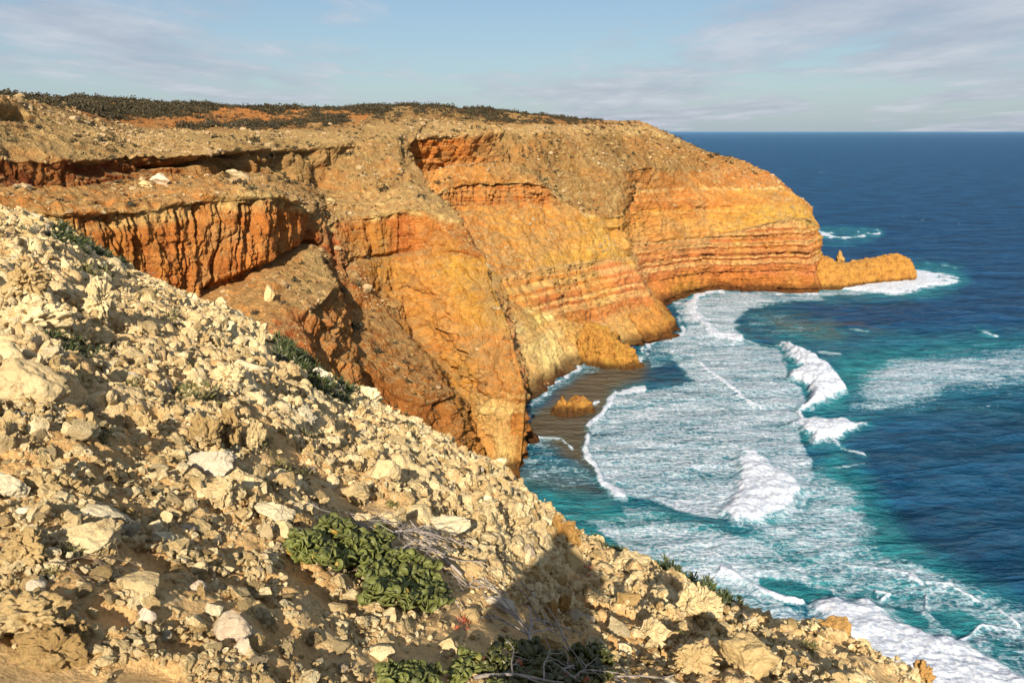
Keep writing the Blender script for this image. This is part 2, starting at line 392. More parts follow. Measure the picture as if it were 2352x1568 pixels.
# strata: stepped ledges at fixed heights, gently warped
zw = Zz + 1.1 * fbm(X, Y_, Zz * 0, 1/40, 2, 8) + .5 * fbm(X, Y_, Zz * 0, 1/9, 2, 9) + .01 * X
lay = vn(zw * .55, zw * 0, zw * 0, 21) + .7 * vn(zw * 1.35, zw * 0 + 3, zw * 0, 22)
bl = sstr[None, :] * w_face * (.35 + .65 * near(Rg, 1.2, 4, .3))
D = D + lay * bl * .55 + sstr[None, :] * w_face * np.clip(lay - .45, 0, 1) * 1.6 * sstep(-.2, .3, fbm(X, Y_, Zz*0, 1/12, 2, 16))
# terraced upper cliffs of the middle bay
zt = Zz + .6 * fbm(X, Y_, Zz * 0, 1/15, 2, 10)
ter = ((zt / 3.3) % 1.0)
terD = np.where(ter < .42, .0, 1.0) * 1.0
D = D + near(Tg, 15.8, 19.0, .4) * near(Rg, 5.1, 7, .1) * (ter - .5) * 3.4
# fine roughness everywhere
fine = fbm(X, Y_, Zz, 1/1.4, 3, 11)
med = fbm(X, Y_, Zz, 1/3.2, 3, 13)
fv = fbm(X, Y_, Zz * .18, 1/1.1, 3, 14)
D = D + (.55 * fine + .30 * med) * (1 - .7 * np.clip(wfl, 0, 1)) + .5 * fv * w_face + .10 * vn(zw*5, X*.1, Y_*.1, 15) * w_face - .5 * np.clip(ridg(fbm(X, Y_, Zz, .55, 3, 12)) - .55, 0, 1) * 2 * (.4 + .6 * sstep(.2, .5, steep))
D = D * edge * farw * (1 - .55 * sstep(7, 8, Rg))
# overhang scars: dark notches under cap ledges
def notch(r0, w, t0, t1, amp, seed, sc=.12, thr=.1):
    q = np.exp(-((Rg - r0) / w) ** 2) * near(Tg, t0, t1, .3)
    return q * amp * sstep(thr, thr + .35, .5 + .5 * fbm(X, Y_, Zz * 0, sc, 2, seed) * 1.6)
D = D - notch(6.62, .09, 2.5, 5.6, 3.2, 31, .09, .35) - notch(4.06, .05, 4.6, 8.4, 2.4, 32, .1, .2) - notch(4.03, .04, 9.8, 13.6, 1.5, 33)
D = D - notch(6.96, .06, 14.6, 19.2, 2.0, 34, .1, .3) - notch(3.93, .03, 15, 19, 1.0, 35, .15, .3) - notch(1.08, .08, 12, 27, 1.6, 36, .12, .1)
D = D - notch(6.8, .1, 5.7, 6.6, 3.5, 37, .2, .1) - notch(5.45, .06, 8.3, 12.5, 1.8, 38, .12, .35)
D = D - notch(7.7, .08, 1.1, 2.5, 3.5, 39, .2, .0)
P2 = P + Nh * D[..., None]
# vertical rubble on gentle ground
flat = 1 - sstep(.2, .5, steep)
ch = cell2(P2[..., 0] / 1.7 + 0, P2[..., 1] / 1.7, 50)
stone = np.clip(.42 - ch[0], 0, 1) * (ch[2] > .1) * np.abs(ch[2])
P2[..., 2] += flat * edge * (stone * 1.3 + .35 * fbm2(X, Y_, .5, 3, 51))
# tall cap ledges at the rim
P2[..., 2] += near(Rg, 5.0, 5.35, .06) * (.5 * vn(X*.6, Y_*.6, Zz*0, 52)) * edge
coastN = grid_normals(P2)
if coastN[len(Rv)//2, :, 2].mean() < 0: coastN = -coastN
# ---- colour
cwa = 1 + 3.2 * np.clip(np.minimum(np.abs(Rg - 4), np.abs(Rg - 5)), 0, 1)
cw = rt + .07 * cwa * fbm(X, Y_, Zz, .09, 4, 60) + .05 * fbm(X, Y_, Zz, .8, 2, 61)
Rc = np.clip(ri + cw, 0.001, 9.99); kc = np.clip(Rc.astype(int), 0, 9)
j = np.broadcast_to(np.arange(nT)[None, :], Rg.shape)
col = cl[j, kc]
t_in = Rc - kc
nxt = cl[j, np.clip(kc + 1, 0, 9)]; sm = sstep(.85, 1, t_in)[..., None] * .5
col = col * (1 - sm) + nxt * sm
def mixc(c, key, w): return c * (1 - w[..., None]) + C[key] * w[..., None]
big = fbm(X, Y_, Zz, 1/18, 3, 62)
col = mixc(col, 'yel', sstep(.05, .4, big) * .55 * (1 - sstep(4.6, 5.3, Rg)) * sstep(8.5, 13, Tg))
col = mixc(col, 'red', sstep(.15, .5, -big) * .22 * (1 - sstep(4.8, 5.3, Rg)))
# pink / cream strata
bands = vn(zw * 1.1 + 7, zw * 0, zw * 0, 70); bands2 = vn(zw * 2.6, zw * 0, zw * 0, 71); bands3 = vn(zw*.5, zw*0, zw*0, 75)
wst = near(Rg, 1.45, 3, .12) * sstep(12.5, 14.5, Tg) + .45 * near(Rg, 3, 5, .2) * sstep(13, 15, Tg) + .25 * near(Rg, 2, 5, .2) * (Tg < 12)
wst = wst * sstep(.2, .5, steep)
col = mixc(col, 'pale', wst * sstep(.15, .5, bands) * .42)
col = mixc(col, 'red', wst * sstep(.1, .5, -bands) * .34)
col = mixc(col, 'ora', wst * sstep(.2, .6, bands3) * .3)
col = col * (1 + wst[..., None] * .22 * bands2[..., None])
# vertical wash streaks on faces
col = mixc(col, 'brn', sstep(.0, .45, fbm(X, Y_, Zz, 1/7., 4, 144)) * .3 * sstep(1, 2, Rg)); col = mixc(col, 'soil', sstep(.0, .45, fbm(X, Y_, Zz, 1/9., 4, 145)) * .45)
stk = vn(X * .9, Y_ * .9, Zz * .07, 72) + .6 * vn(X * 2.2, Y_ * 2.2, Zz * .15, 73)
wf = w_face * (.5 + .5 * near(Rg, 2, 5, .2))
col = mixc(col, 'red', wf * sstep(.25, .9, stk) * .35)
col = mixc(col, 'yor', wf * sstep(.3, .9, -stk) * .35)
# ledges and gentle ground carry pale rubble
up = coastN[..., 2]
col = mixc(col, 'rub', sstep(.62, .9, up) * .55 * sstep(1.3, 2, Rg) * (1 - .5*wD))
col = mixc(col, 'pale', sstep(.25, .6, fbm(X, Y_, Zz, .7, 3, 64)) * .35 * sstep(3, 5.2, Rg) * flat)
col = mixc(col, 'pale', near(Rg, 4.84, 5.03, .06) * .55 * sstep(-.3, .4, fbm(X, Y_, Zz, .4, 3, 65)))
col = mixc(col, 'rub', near(Rg, 2.93, 3.05, .03) * .6 * sstep(12, 15, Tg))
# stone specks
ch2 = cell2(X * 1.1, Y_ * 1.1, 77)
col = mixc(col, 'pale', ((ch2[0] < .16) & (ch2[2] > .3)) * .6 * flat)
# scrub ground on the far hill
orange = sstep(.12, .4, fbm2(X, Y_ * .4, 1/16, 3, 66))
w8 = sstep(7.85, 8.15, Rg + .3 * fbm2(X, Y_, 1/14, 3, 67))
col = mixc(col, 'brn', w8 * .5 * (1 - orange)); col = mixc(col, 'ora', w8 * orange * .8 * (Tg < 9))
# wet foot of the cliff; the dark colour also paints in the undercut's shade
wet = (1 - sstep(1.2, 4.4, P2[..., 2] + 1.0 * fbm(X, Y_, Zz, .25, 2, 68)))
col = mixc(col, 'dark', wet * .8)
spk = fbm(X, Y_, Zz, .9, 3, 140); spk2 = fbm(X, Y_, Zz, .22, 3, 141)
col = mixc(col, 'brn', sstep(.05, .5, spk) * .35 * (Rg > 1)); col = mixc(col, 'rub', sstep(.08, .45, -spk2) * .4 * sstep(2, 3, Rg))
col = col * (1 + .22 * fine[..., None] + .12 * spk2[..., None])
nR = len(Rv)
lum_ = (col @ np.array([.35, .5, .15]))[..., None]; col = col * .95 + lum_ * np.array([1.0, .95, .72]) * .05; col = col * np.array([1.0, 1.02, .92])
coast = mesh_np('cliff_coast', P2.reshape(-1, 3), grid_faces(nR, nT), M_cliff, cols=np.clip(col, .005, .9).reshape(-1, 3) * .92)
tag(coast, kind='structure')

# ---- scrub & bushes standing on the coast (uncountable cover)
def clumps(name, pts, nrm, sizes, mat, lvl=1, seed=3, squash=.6, rough=.5):
    V0, F0 = ico(lvl); k = len(pts); nv = len(V0)
    r = np.random.default_rng(seed)
    ang = r.uniform(0, 6.283, k); ca, sa = np.cos(ang), np.sin(ang)
    W = V0[None] * (1 + rough * (r.random((k, nv, 1)) - .5))
    W = W * np.stack([r.uniform(.7, 1.3, k), r.uniform(.7, 1.3, k), squash * r.uniform(.7, 1.3, k)], -1)[:, None]
    x = W[..., 0] * ca[:, None] - W[..., 1] * sa[:, None]; y = W[..., 0] * sa[:, None] + W[..., 1] * ca[:, None]
    W = np.stack([x, y, W[..., 2]], -1) * sizes[:, None, None] + pts[:, None]
    Fc = (F0[None] + (np.arange(k) * nv)[:, None, None]).reshape(-1, 3)
    return mesh_np(name, W.reshape(-1, 3), Fc, mat, smooth=False)
def leafballs(name, pts, sizes, mat, per=26, seed=3, squash=.6, leaf=.3):
    """each bush a ball of small tilted leaf faces"""
    r = np.random.default_rng(seed); k = len(pts)
    d = r.normal(size=(k, per, 3)); d /= np.linalg.norm(d, axis=-1, keepdims=True)
    d *= r.uniform(.35, 1.0, (k, per, 1)); d[..., 2] = np.abs(d[..., 2]) * squash * 1.3
    c = pts[:, None] + d * sizes[:, None, None]
    a = r.normal(size=(k, per, 3)); b = r.normal(size=(k, per, 3))
    a /= np.linalg.norm(a, axis=-1, keepdims=True); b -= (a*b).sum(-1, keepdims=True)*a; b /= np.linalg.norm(b, axis=-1, keepdims=True)
    s = (sizes[:, None, None] * leaf * r.uniform(.6, 1.3, (k, per, 1)))
    q = np.stack([c - a*s, c + b*s*.6, c + a*s, c - b*s*.6], 2).reshape(-1, 3)
    Fc = np.arange(len(q)).reshape(-1, 4)
    return mesh_np(name, q, Fc, mat, smooth=False)
dens = np.zeros_like(Rg)
veg = fbm2(X, Y_ * .5, 1/11, 3, 80)
dens += near(Rg, 8.05, 9.2, .1) * sstep(-.15, .2, veg + .1 + .2 * (Tg < 7)) * 9 * (1 - orange * .9) * (1 - .35 * sstep(12, 16, Tg)) * (1-.93*sstep(19,21,Tg))
dens += near(Rg, 8.9, 9.12, .05) * 5 * (Tg < 21)
dens += near(Rg, 7.0, 8.05, .15) * sstep(.15, .45, veg) * 1.3 * (Tg < 8) + near(Rg, 7.05, 8.0, .1) * sstep(.28, .5, veg) * .7
dens += near(Rg, 5.1, 7.0, .1) * near(Tg, 19.2, 22.5, .4) * sstep(-.25, .3, veg) * 4.2
dens += near(Rg, 6.0, 8.0, .2) * sstep(21.5, 23, Tg) * .9
dens += near(Rg, 5.2, 6.9, .1) * near(Tg, 6, 14, .5) * .7 * sstep(-.1, .4, veg)
dens += near(Rg, 1.3, 4.0, .2) * near(Tg, 8.8, 11.6, .3) * .9
dens += near(Rg, 3.1, 3.9, .2) * (Tg < 9) * .2 + .9 * near(Rg, 5.1, 7.95, .1) * sstep(-.2, .4, fbm2(X, Y_, 1/6, 3, 81)) * flat
dx = np.linalg.norm(np.gradient(P2, axis=0), axis=-1) * np.linalg.norm(np.gradient(P2, axis=1), axis=-1)
wgt = (dens * dx).ravel(); wgt[~np.isfinite(wgt)] = 0
NB = 27000
idx = rng.choice(wgt.size, NB, p=wgt / wgt.sum())
bp_ = P2.reshape(-1, 3)[idx] + rng.normal(scale=.25, size=(NB, 3)) * [1, 1, 0]
Rb = Rg.ravel()[idx]
bs = rng.lognormal(-.98, .6, NB); bs = np.where(Rb > 8, bs * 1.25, bs * .72); bs = np.clip(bs, .15, 1.7)
sel = Rb > 7.9
sc1 = leafballs('scrub', bp_[sel], bs[sel], M_scrub, per=46, seed=5, squash=.75, leaf=.2)
tag(sc1, 'dark low scrub covering the hill crest along the skyline', 'scrub', kind='stuff')
sc2 = leafballs('saltbush', bp_[~sel], bs[~sel], M_scrub, per=24, seed=6, squash=.7, leaf=.3)
tag(sc2, 'tiny dark bushes dotted over the rubble slopes below the plateau', 'bushes', kind='stuff')
# loose stones on ledges
w2 = (dx * sstep(-.1, .35, fbm2(X, Y_, 1/9, 3, 150)) * (flat * sstep(2, 3, Rg) * (Rg < 8.2) + .5 * near(Rg, 1, 2, .2) * near(Tg, 16, 19, .3))).ravel(); NS = 9000
idx = rng.choice(w2.size, NS, p=w2 / w2.sum())
ss = np.clip(rng.lognormal(-1.8, .65, NS), .06, .9)
o = clumps('scree', P2.reshape(-1, 3)[idx], None, ss, M_scree, 1, 9, .7, .7)
tag(o, 'loose pale stones scattered over the ledges and upper slopes of the cliffs', 'stones', kind='stuff')
# distant land behind the crest
#@@
# ================================================================== SEA ROCKS AND THE LOW POINT
def mound(name, spine, mat, nu=120, nv=90, seed=1, rough=1.0, cols=('yor','pink','dark'), flut=.6, smooth=True):
    """spine: list of (x,y,halfwidth,height); a closed dome of rock around it"""
    sp = np.array(spine, float); n = len(sp)
    t = np.linspace(0, n - 1, nu); q = np.stack([np.interp(t, np.arange(n), sp[:, k]) for k in range(4)], 1)
    tg = np.gradient(q[:, :2], axis=0); tg /= np.linalg.norm(tg, axis=1, keepdims=True) + 1e-9; nm = np.stack([-tg[:, 1], tg[:, 0]], 1)
    th = np.linspace(-1, 1, nv)
    endf = np.sqrt(np.clip(1 - np.abs(np.linspace(-1, 1, nu)) ** 10, 0, 1))
    prof = (1 - np.abs(th) ** 3.2); w = np.sign(th) * np.abs(th) ** .8
    Pm = np.zeros((nu, nv, 3))
    Pm[..., :2] = q[:, None, :2] + nm[:, None] * (w[None, :, None] * (q[:, 2] * (.25 + .75 * endf))[:, None, None])
    Pm[..., 2] = (q[:, 3] * endf)[:, None] * prof[None] - 1.5
    Nm = grid_normals(Pm); Nm *= np.sign(Nm[nu//2, nv//2, 2])
    x, y, z = Pm[..., 0], Pm[..., 1], Pm[..., 2]
    d = rough * (1.7 * fbm(x, y, z, .16, 4, seed, .6) + .9 * fbm(x, y, z, .7, 4, seed + 1, .6) - .8 * np.clip(ridg(fbm(x, y, z, .35, 3, seed + 7)) - .4, 0, 1) - flut * np.clip(ridg(vn(x*.7, y*.7, z*.1, seed+2)), 0, 1) ** 2 + .3 * vn(z*1.5, z*0, z*0, seed+3))
    Pm += Nm * d[..., None]
    c = np.broadcast_to(C[cols[0]], Pm.shape).copy()
    c = mixc(c, cols[1], sstep(0, .5, fbm(x, y, z, .3, 3, seed + 4)) * .7)
    c = mixc(c, 'brn', sstep(.0, .5, fbm(x, y, z, .6, 4, seed + 8)) * .6); c = mixc(c, 'rub', sstep(.75, .95, grid_normals(Pm)[..., 2] * np.sign(grid_normals(Pm)[nu//2, nv//2, 2])) * .4)
    c = mixc(c, cols[2], (1 - sstep(.6, 2.4, Pm[..., 2] + .8 * fbm(x, y, z, .5, 2, seed + 5))) * .85)
    lum_ = (c @ np.array([.35, .5, .15]))[..., None]; c = (c * .93 + lum_ * np.array([1.0, .95, .72]) * .07) * np.array([.98, 1.05, .9])
    return mesh_np(name, Pm.reshape(-1, 3), grid_faces(nu, nv), mat, cols=c.reshape(-1, 3) * .88, smooth=smooth)
def sx(px, Y): return float(tanphi(px, 700)) * Y
o = mound('low_point', [(sx(1850,318),320,12,17),(sx(1890,318),320,10,14.0),(sx(1912,319),321,9,11.0),(sx(1945,322),324,8,10.0),(sx(1985,325),327,7,10.6),(sx(2015,327),329,6,11.8),(sx(2045,329),331,6,13.0),(sx(2070,331),333,6,11.5),(sx(2096,333),335,4,6.5)], M_cliff, 300, 120, 5, .8, ('yor', 'oram', 'dark'))
tag(o, kind='structure')
o = mound('sea_buttress', [(sx(1335,212),212,6,14),(sx(1375,209),209,5,10.5),(sx(1410,206),206,5,9),(sx(1445,204),204,4.5,7),(sx(1484,203),203,3.5,4)], M_cliff, 170, 110, 15, 1.15, ('yor', 'yel', 'dark'))
tag(o, kind='structure')
o = mound('sea_rock', [(sx(1274,168),168.5,2.4,3.2),(sx(1295,168),168.5,3.2,4.3),(sx(1320,168),169,3.4,4.7),(sx(1350,168),169.5,3.2,5.3),(sx(1380,168),170,2.4,3.9)], M_cliff, 110, 80, 25, .9, ('yor', 'brn2', 'dark'), .7)
tag(o, 'flat topped ochre rock standing alone in the shallow water of the cove', 'sea rock')
o = mound('sea_rock', [(sx(1213,150),151,1.5,3),(sx(1226,150),151,2,3.6),(sx(1242,150),151.5,1,2.4)], M_cliff, 50, 40, 26, .5, ('dark', 'brn', 'dark'), .3)
tag(o, 'small dark wet rock at the foot of the pale buttress cliff', 'sea rock')
for k,(a,b,w,h) in enumerate([(1195,905,2.2,3.6),(1216,895,2.4,4.0),(1238,872,2.6,4.0),(1262,852,2.2,3.4),(1290,838,2.0,3.0)]):
    Yk = float(H / Kof(b)); o = mound('shore_boulder', [(sx(a,Yk)-w,Yk+1,w*.5,h*.7),(sx(a,Yk),Yk+1.5,w,h),(sx(a,Yk)+w,Yk+1.5,w*.5,h*.7)], M_cliff, 40, 36, 60+k, .7, ('brn', 'brn2', 'dark'), .3)
    tag(o, ['wet brown boulder at the inner end of the cove beach, against the pale cliff nose', 'brown boulder beside the innermost one at the foot of the cove beach',
            'brown boulder in the middle of the row along the cove beach waterline', 'brown boulder where the foam edge meets the cove beach, fourth from the cliff nose',
            'smallest brown boulder of the beach row, nearest the ochre buttress'][k], 'boulder', 'boulders along the cove beach')
# balanced pinnacle on the neck of the point
def rock_mesh(kind, seed, lvl=4):
    V0, F0 = ico(lvl); V = V0.copy().astype(np.float64); r = np.random.default_rng(seed)
    if kind != 'karst':
        for _ in range(15 if kind in ('block', 'slab') else 7):
            d = r.normal(size=3); d /= np.linalg.norm(d); c = r.uniform(.38, .72) if kind in ('block', 'slab') else r.uniform(.55, .82)
            s = V @ d; V -= np.outer(np.clip(s - c, 0, None), d) * .97
    else:
        for _ in range(8):
            d = r.normal(size=3); d /= np.linalg.norm(d); c = r.uniform(.35, .75)
            s = V @ d; V -= np.outer(np.clip(s - c, 0, None), d) * .8
    x, y, z = V.T; o = r.uniform(-50, 50)
    x, y, z = x + o, y, z
    nrm = V / np.linalg.norm(V, axis=1, keepdims=True)
    if kind == 'karst':
        d = .34 * fbm(x, y, z, 1.5, 3, seed) + .14 * ridg(fbm(x, y, z, 2.6, 3, seed + 1)) - .55 * np.clip(ridg(fbm(x, y, z, 2.3, 3, seed + 2)) - .5, 0, 1) - .25 * sstep(.15, .5, vn(x*4.5, y*4.5, z*4.5, seed+5)) + .13 * fbm(x, y, z, 7, 3, seed + 3)
    elif kind == 'smooth':
        d = .16 * fbm(x, y, z, 1.3, 3, seed) + .05 * fbm(x, y, z, 5, 3, seed + 1)
    else:
        d = .16 * fbm(x, y, z, 1.6, 3, seed) - .18 * np.clip(ridg(fbm(x, y, z, 1.8, 3, seed + 1)) - .6, 0, 1) + .07 * fbm(x, y, z, 6, 3, seed + 2)
    V = V + nrm * d[:, None]
    V -= (V.max(0) + V.min(0)) / 2; V /= np.abs(V).max(0)
    return V, F0
def rock_obj(name, V, Fc, mat, loc, size, rot, smooth=True):
    o = mesh_np(name, V * np.array(size) / 2, Fc, mat, smooth=smooth); o.location = loc; o.rotation_euler = rot; return o
V, Fc = rock_mesh('karst', 301, 4)
o = rock_obj('rock_pinnacle', V, Fc, mat_rock('ochre_stone', (.30, .16, .05), (.40, .24, .08), (.14, .07, .02), scale=1.2), (sx(1918, 320), 320.5, 11.0), (3.6, 3.2, 6.4), (0, .05, .3))
tag(o, 'small upright orange rock balanced on the neck of the low point', 'rock')

fl_ = P2.reshape(-1, 3); fR = Rg.ravel()
for k, (px, py, sz, kd, mt, lb) in enumerate([(372, 424, (3.4, 2.6, 2.0), 'block', M_rock_pink, 'big pale boulder resting on the orange ledge below the dark overhang'),
        (548, 408, (4.6, 2.6, 1.7), 'slab', M_rock_white, 'long whitish slab fallen beside the right end of the dark overhang'),
        (340, 432, (2.2, 2.0, 1.3), 'karst', M_rock_tan, 'smaller tan boulder just left of the big pale boulder under the overhang'),
        (620, 690, (1.2, 1.4, 2.6), 'slab', M_rock_tan, 'narrow pale slab leaning on the soil bench under the fluted orange wall'),
        (760, 470, (2.6, 2.2, 1.8), 'karst', M_rock_tan, 'tan block in the notch between the two fluted orange walls')]):
    qx, qy = proj(fl_[:, 0], fl_[:, 1], fl_[:, 2]); dq = (qx - px) ** 2 + (qy - py) ** 2; dq[(fR < 2.5) | (fR > 7) | (fl_[:, 1] > 190)] = 1e9
    p_ = fl_[int(np.argmin(dq))]; V, Fc = rock_mesh(kd, 700 + k, 4)
    o = rock_obj('boulder', V, Fc, mt, (float(p_[0]), float(p_[1]), float(p_[2]) + sz[2] * .3), sz, (.1, .25, .4 * k)); tag(o, lb, 'boulder', 'fallen blocks on the cliff ledges')
# ================================================================== SEA
cxs = np.concatenate([np.linspace(-6000, -500, 16), np.linspace(-450, 900, 70), np.arange(905, 2500, 2.3), np.linspace(2510, 3300, 60), np.linspace(3500, 9000, 16)])
cys = np.concatenate([[302.35, 302.8, 303.5, 304.3, 305.2], np.arange(306.2, 1600, 2.2), np.linspace(1605, 2600, 60)])
PX, PY = np.meshgrid(cxs, cys)
Yg = H / Kof(PY); Xg = tanphi(PX, 784) / tanphi(1176 + 100, 784) * 0 + (PX - 1176) / F / (cP - (PY - 784) / F * sP) * Yg
def _win(p, mg):
    x0, y0 = p.min(0) - mg; x1, y1 = p.max(0) + mg
    i0, i1 = np.searchsorted(cys, [y0, y1]); j0, j1 = np.searchsorted(cxs, [x0, x1])
    return slice(max(i0 - 1, 0), i1 + 1), slice(max(j0 - 1, 0), j1 + 1)
def sd_poly(pts):
    p = np.array(pts, float); w = _win(p, 190); out = np.full(PX.shape, -1e3, np.float32); out[w] = sd_poly_(p, PXw[w], PYw[w]); return out
def d_line(pts):
    p = np.array(pts, float); w = _win(p, 150); out = np.full(PX.shape, 1e3, np.float32); out[w] = d_line_(p, PXw[w], PYw[w]); return out
def sd_poly_(p, PXw, PYw):
    """signed distance (px) to polygon, + inside"""
    d = np.full(PXw.shape, 1e9, np.float32); ins = np.zeros(PXw.shape, bool)
    for i in range(len(p)):
        a, b = p[i], p[(i + 1) % len(p)]; e = b - a
        t = np.clip(((PXw - a[0]) * e[0] + (PYw - a[1]) * e[1]) / (e @ e), 0, 1)
        d = np.minimum(d, np.hypot(PXw - a[0] - t * e[0], PYw - a[1] - t * e[1]))
        c = ((a[1] > PYw) != (b[1] > PYw)) & (PXw < (b[0] - a[0]) * (PYw - a[1]) / (b[1] - a[1] + 1e-12) + a[0])
        ins ^= c
    return np.where(ins, d, -d)
def d_line_(p, PXw, PYw):
    d = np.full(PXw.shape, 1e9, np.float32)
    for a, b in zip(p[:-1], p[1:]):
        e = b - a; t = np.clip(((PXw - a[0]) * e[0] + (PYw - a[1]) * e[1]) / (e @ e), 0, 1)
        d = np.minimum(d, np.hypot(PXw - a[0] - t * e[0], PYw - a[1] - t * e[1]))
    return d
# the map of foam lives on the sea surface; its edges are warped by noise
PXw = PX + 26 * fbm2(Xg, Yg, 1/22, 3, 90) + 7 * fbm2(Xg, Yg, 1/3.5, 3, 91); PYw = PY + 16 * fbm2(Xg, Yg, 1/22, 3, 92) + 5 * fbm2(Xg, Yg, 1/3.5, 3, 93)
PXw = PXw.astype(np.float32); PYw = PYw.astype(np.float32)
fo = np.zeros(PX.shape); tl = np.zeros(PX.shape); sd = np.zeros(PX.shape); hz = np.zeros(PX.shape)
def area(pts, dens, soft=20):
    global fo
    w = sstep(-soft, soft, sd_poly(pts)); fo = np.maximum(fo, dens * w); return w
def over(arr, pts, val, soft=25):
    w = sstep(-soft, soft, sd_poly(pts)); return arr * (1 - w) + val * w
# wide carpets
area([(1410,892),(1365,1000),(1358,1080),(1395,1125),(1500,1160),(1660,1200),(1800,1160),(1880,1100),(1840,1010),(1850,930),(1830,840),(1790,795),(1700,775),(1600,780),(1520,800),(1560,850),(1480,885)], .60, 14)
area([(1545,690),(1640,665),(1890,664),(2100,640),(2190,648),(2050,678),(1850,690),(1740,705),(1700,740),(1720,775),(1800,790),(1620,800),(1500,790),(1570,745)], .62, 14)
area([(1700,700),(1800,690),(1900,740),(1900,780),(1780,790),(1700,760)], .42, 25)
area([(2040,790),(2352,778),(2500,780),(2500,900),(2180,920),(2060,960),(1960,960),(1940,880),(1950,840)], .60, 60)
area([(1940,880),(2100,910),(2352,920),(2450,1000),(2200,960),(2000,985),(1900,1020)], .46, 34)
area([(1660,1050),(1760,1040),(1900,1060),(1990,1110),(2050,1220),(1960,1300),(1760,1290),(1660,1200)], .58, 62)
area([(1150,1062),(1420,1130),(1660,1200),(1900,1200),(2060,1260),(2352,1370),(2500,1450),(2500,1640),(1900,1640),(1500,1340),(1240,1180)], .53, 40)
area([(1330,1185),(1500,1190),(1700,1220),(1850,1290),(1900,1370),(1760,1390),(1560,1320),(1380,1260)], .62, 22)
area([(1190,1000),(1330,985),(1340,1060),(1380,1110),(1300,1125),(1160,1080),(1170,1060)], .46, 12)
area([(1225,930),(1400,935),(1410,960),(1300,965),(1230,975)], .44, 10)
area([(1195,905),(1290,860),(1340,826),(1460,832),(1480,845),(1390,850),(1330,865),(1270,900),(1230,935),(1200,935)], .50, 8)
area([(1480,790),(1560,770),(1600,780),(1560,830),(1480,850)], .5, 10)
# thin out : shallow sandy pool, teal hollow, dark channels
fo = over(fo, [(1400,900),(1330,985),(1345,1060),(1362,1090),(1368,1000),(1405,915)], .08, 6)
fo = over(fo, [(1240,960),(1300,920),(1390,905),(1390,930),(1330,985),(1320,1060),(1270,1000)], .30, 18)
fo = over(fo, [(1390,845),(1540,850),(1590,870),(1470,888),(1400,890)], .25, 10)
fo = over(fo, [(1170,1095),(1250,1120),(1420,1150),(1420,1180),(1330,1190),(1240,1150)], .12, 12)
fo = over(fo, [(1740,1325),(1830,1330),(1900,1350),(1880,1400),(1820,1385),(1760,1355)], .12, 12)
fo = over(fo, [(1260,1195),(1330,1200),(1420,1260),(1350,1245)], .2, 10)
fo = over(fo, [(1960,1000),(2352,960),(2700,1000),(2700,1330),(2352,1330),(2150,1240),(2050,1130)], .14, 60)
fo = over(fo, [(2010,1400),(2090,1390),(2120,1430),(2100,1460),(2040,1440)], .15, 12)
fo = over(fo, [(2140,1400),(2220,1410),(2260,1440),(2200,1450)], .12, 14)
fo = over(fo, [(1830,1400),(1900,1370),(1940,1385),(1900,1440),(1850,1430)], .3, 8)
# breaking crests: (line, half width px, foam, rise m)
def crest(pts, w, dens, rise, lee=0):
    global fo, hz, tl
    d = d_line(pts); brk = sstep(-.55, .1, fbm2(Xg, Yg, 1/6., 3, 120)); g = np.exp(-(d / (w * (.5 + .5 * brk))) ** 2); fo = np.maximum(fo, dens * (.45 + .55 * brk) * np.exp(-(d / (w * (.55 + .45 * brk))) ** 2 * .8)); fo = np.maximum(fo, .5 * np.exp(-(d / (w * 3.2)) ** 2)); hz = np.maximum(hz, .7 * rise * g); tl = np.maximum(tl, .7 * np.exp(-(d / (w * 3)) ** 2))
crest([(1578,700),(1610,738),(1655,768),(1700,776)], 13, 1.1, 1.0)
crest([(1578,700),(1600,672),(1660,662)], 10, 1.0, .5)
crest([(1545,812),(1600,832),(1650,868),(1690,905),(1745,940)], 5, .95, .5)
crest([(1412,893),(1385,955),(1366,1010),(1362,1060),(1380,1105),(1425,1128)], 8, 1.05, .6)
crest([(1412,893),(1480,888)], 5, .9, .3)
crest([(1230,1000),(1300,1005),(1330,1030)], 4, .9, .2)
crest([(1290,860),(1320,832),(1350,822)], 4, .95, .2)
crest([(1645,1302),(1690,1325),(1740,1348),(1790,1366),(1830,1380)], 8, 1.0, .7)
crest([(2095,1330),(2130,1360),(2122,1400),(2145,1425)], 8, 1.0, .3)
crest([(2130,1345),(2190,1350),(2250,1385),(2300,1400),(2352,1440)], 5, .8, .4)
crest([(1885,537),(1950,541),(2010,541)], 4, 1.0, .8); crest([(1890,548),(1960,550)], 2.0, .7, .1)
crest([(2250,756),(2285,764)], 4, .95, .5); crest([(1960,1042),(1990,1052)], 5, .95, .5)
crest([(2150,610),(2200,618)], 1.5, .6, .1); crest([(2130,608),(2110,605)],1.2,.5,.1); crest([(1880,800),(1920,806)], 4, .7, .2); crest([(1940,765),(1985,772)], 2, .6, .2)
crest([(2010,1350),(2040,1358),(2020,1370)], 6, .9, .4); crest([(1440,842),(1478,818),(1480,800)], 4, .8, .1); crest([(1200,1060),(1225,1010)], 5, .85, .1); crest([(1500,778),(1560,764)], 3, .85, .1)
crest([(1838,945),(1832,972)], 5, .9, .6); crest([(1920,1012),(1950,1035),(1992,1054)], 4, .85, .5); crest([(1700,776),(1740,790),(1792,792)], 3, .7, .2); crest([(2085,1325),(1990,1300),(1900,1290)], 4, .75, .3); crest([(2200,1470),(2260,1440),(2352,1450)], 7, .8, .4)
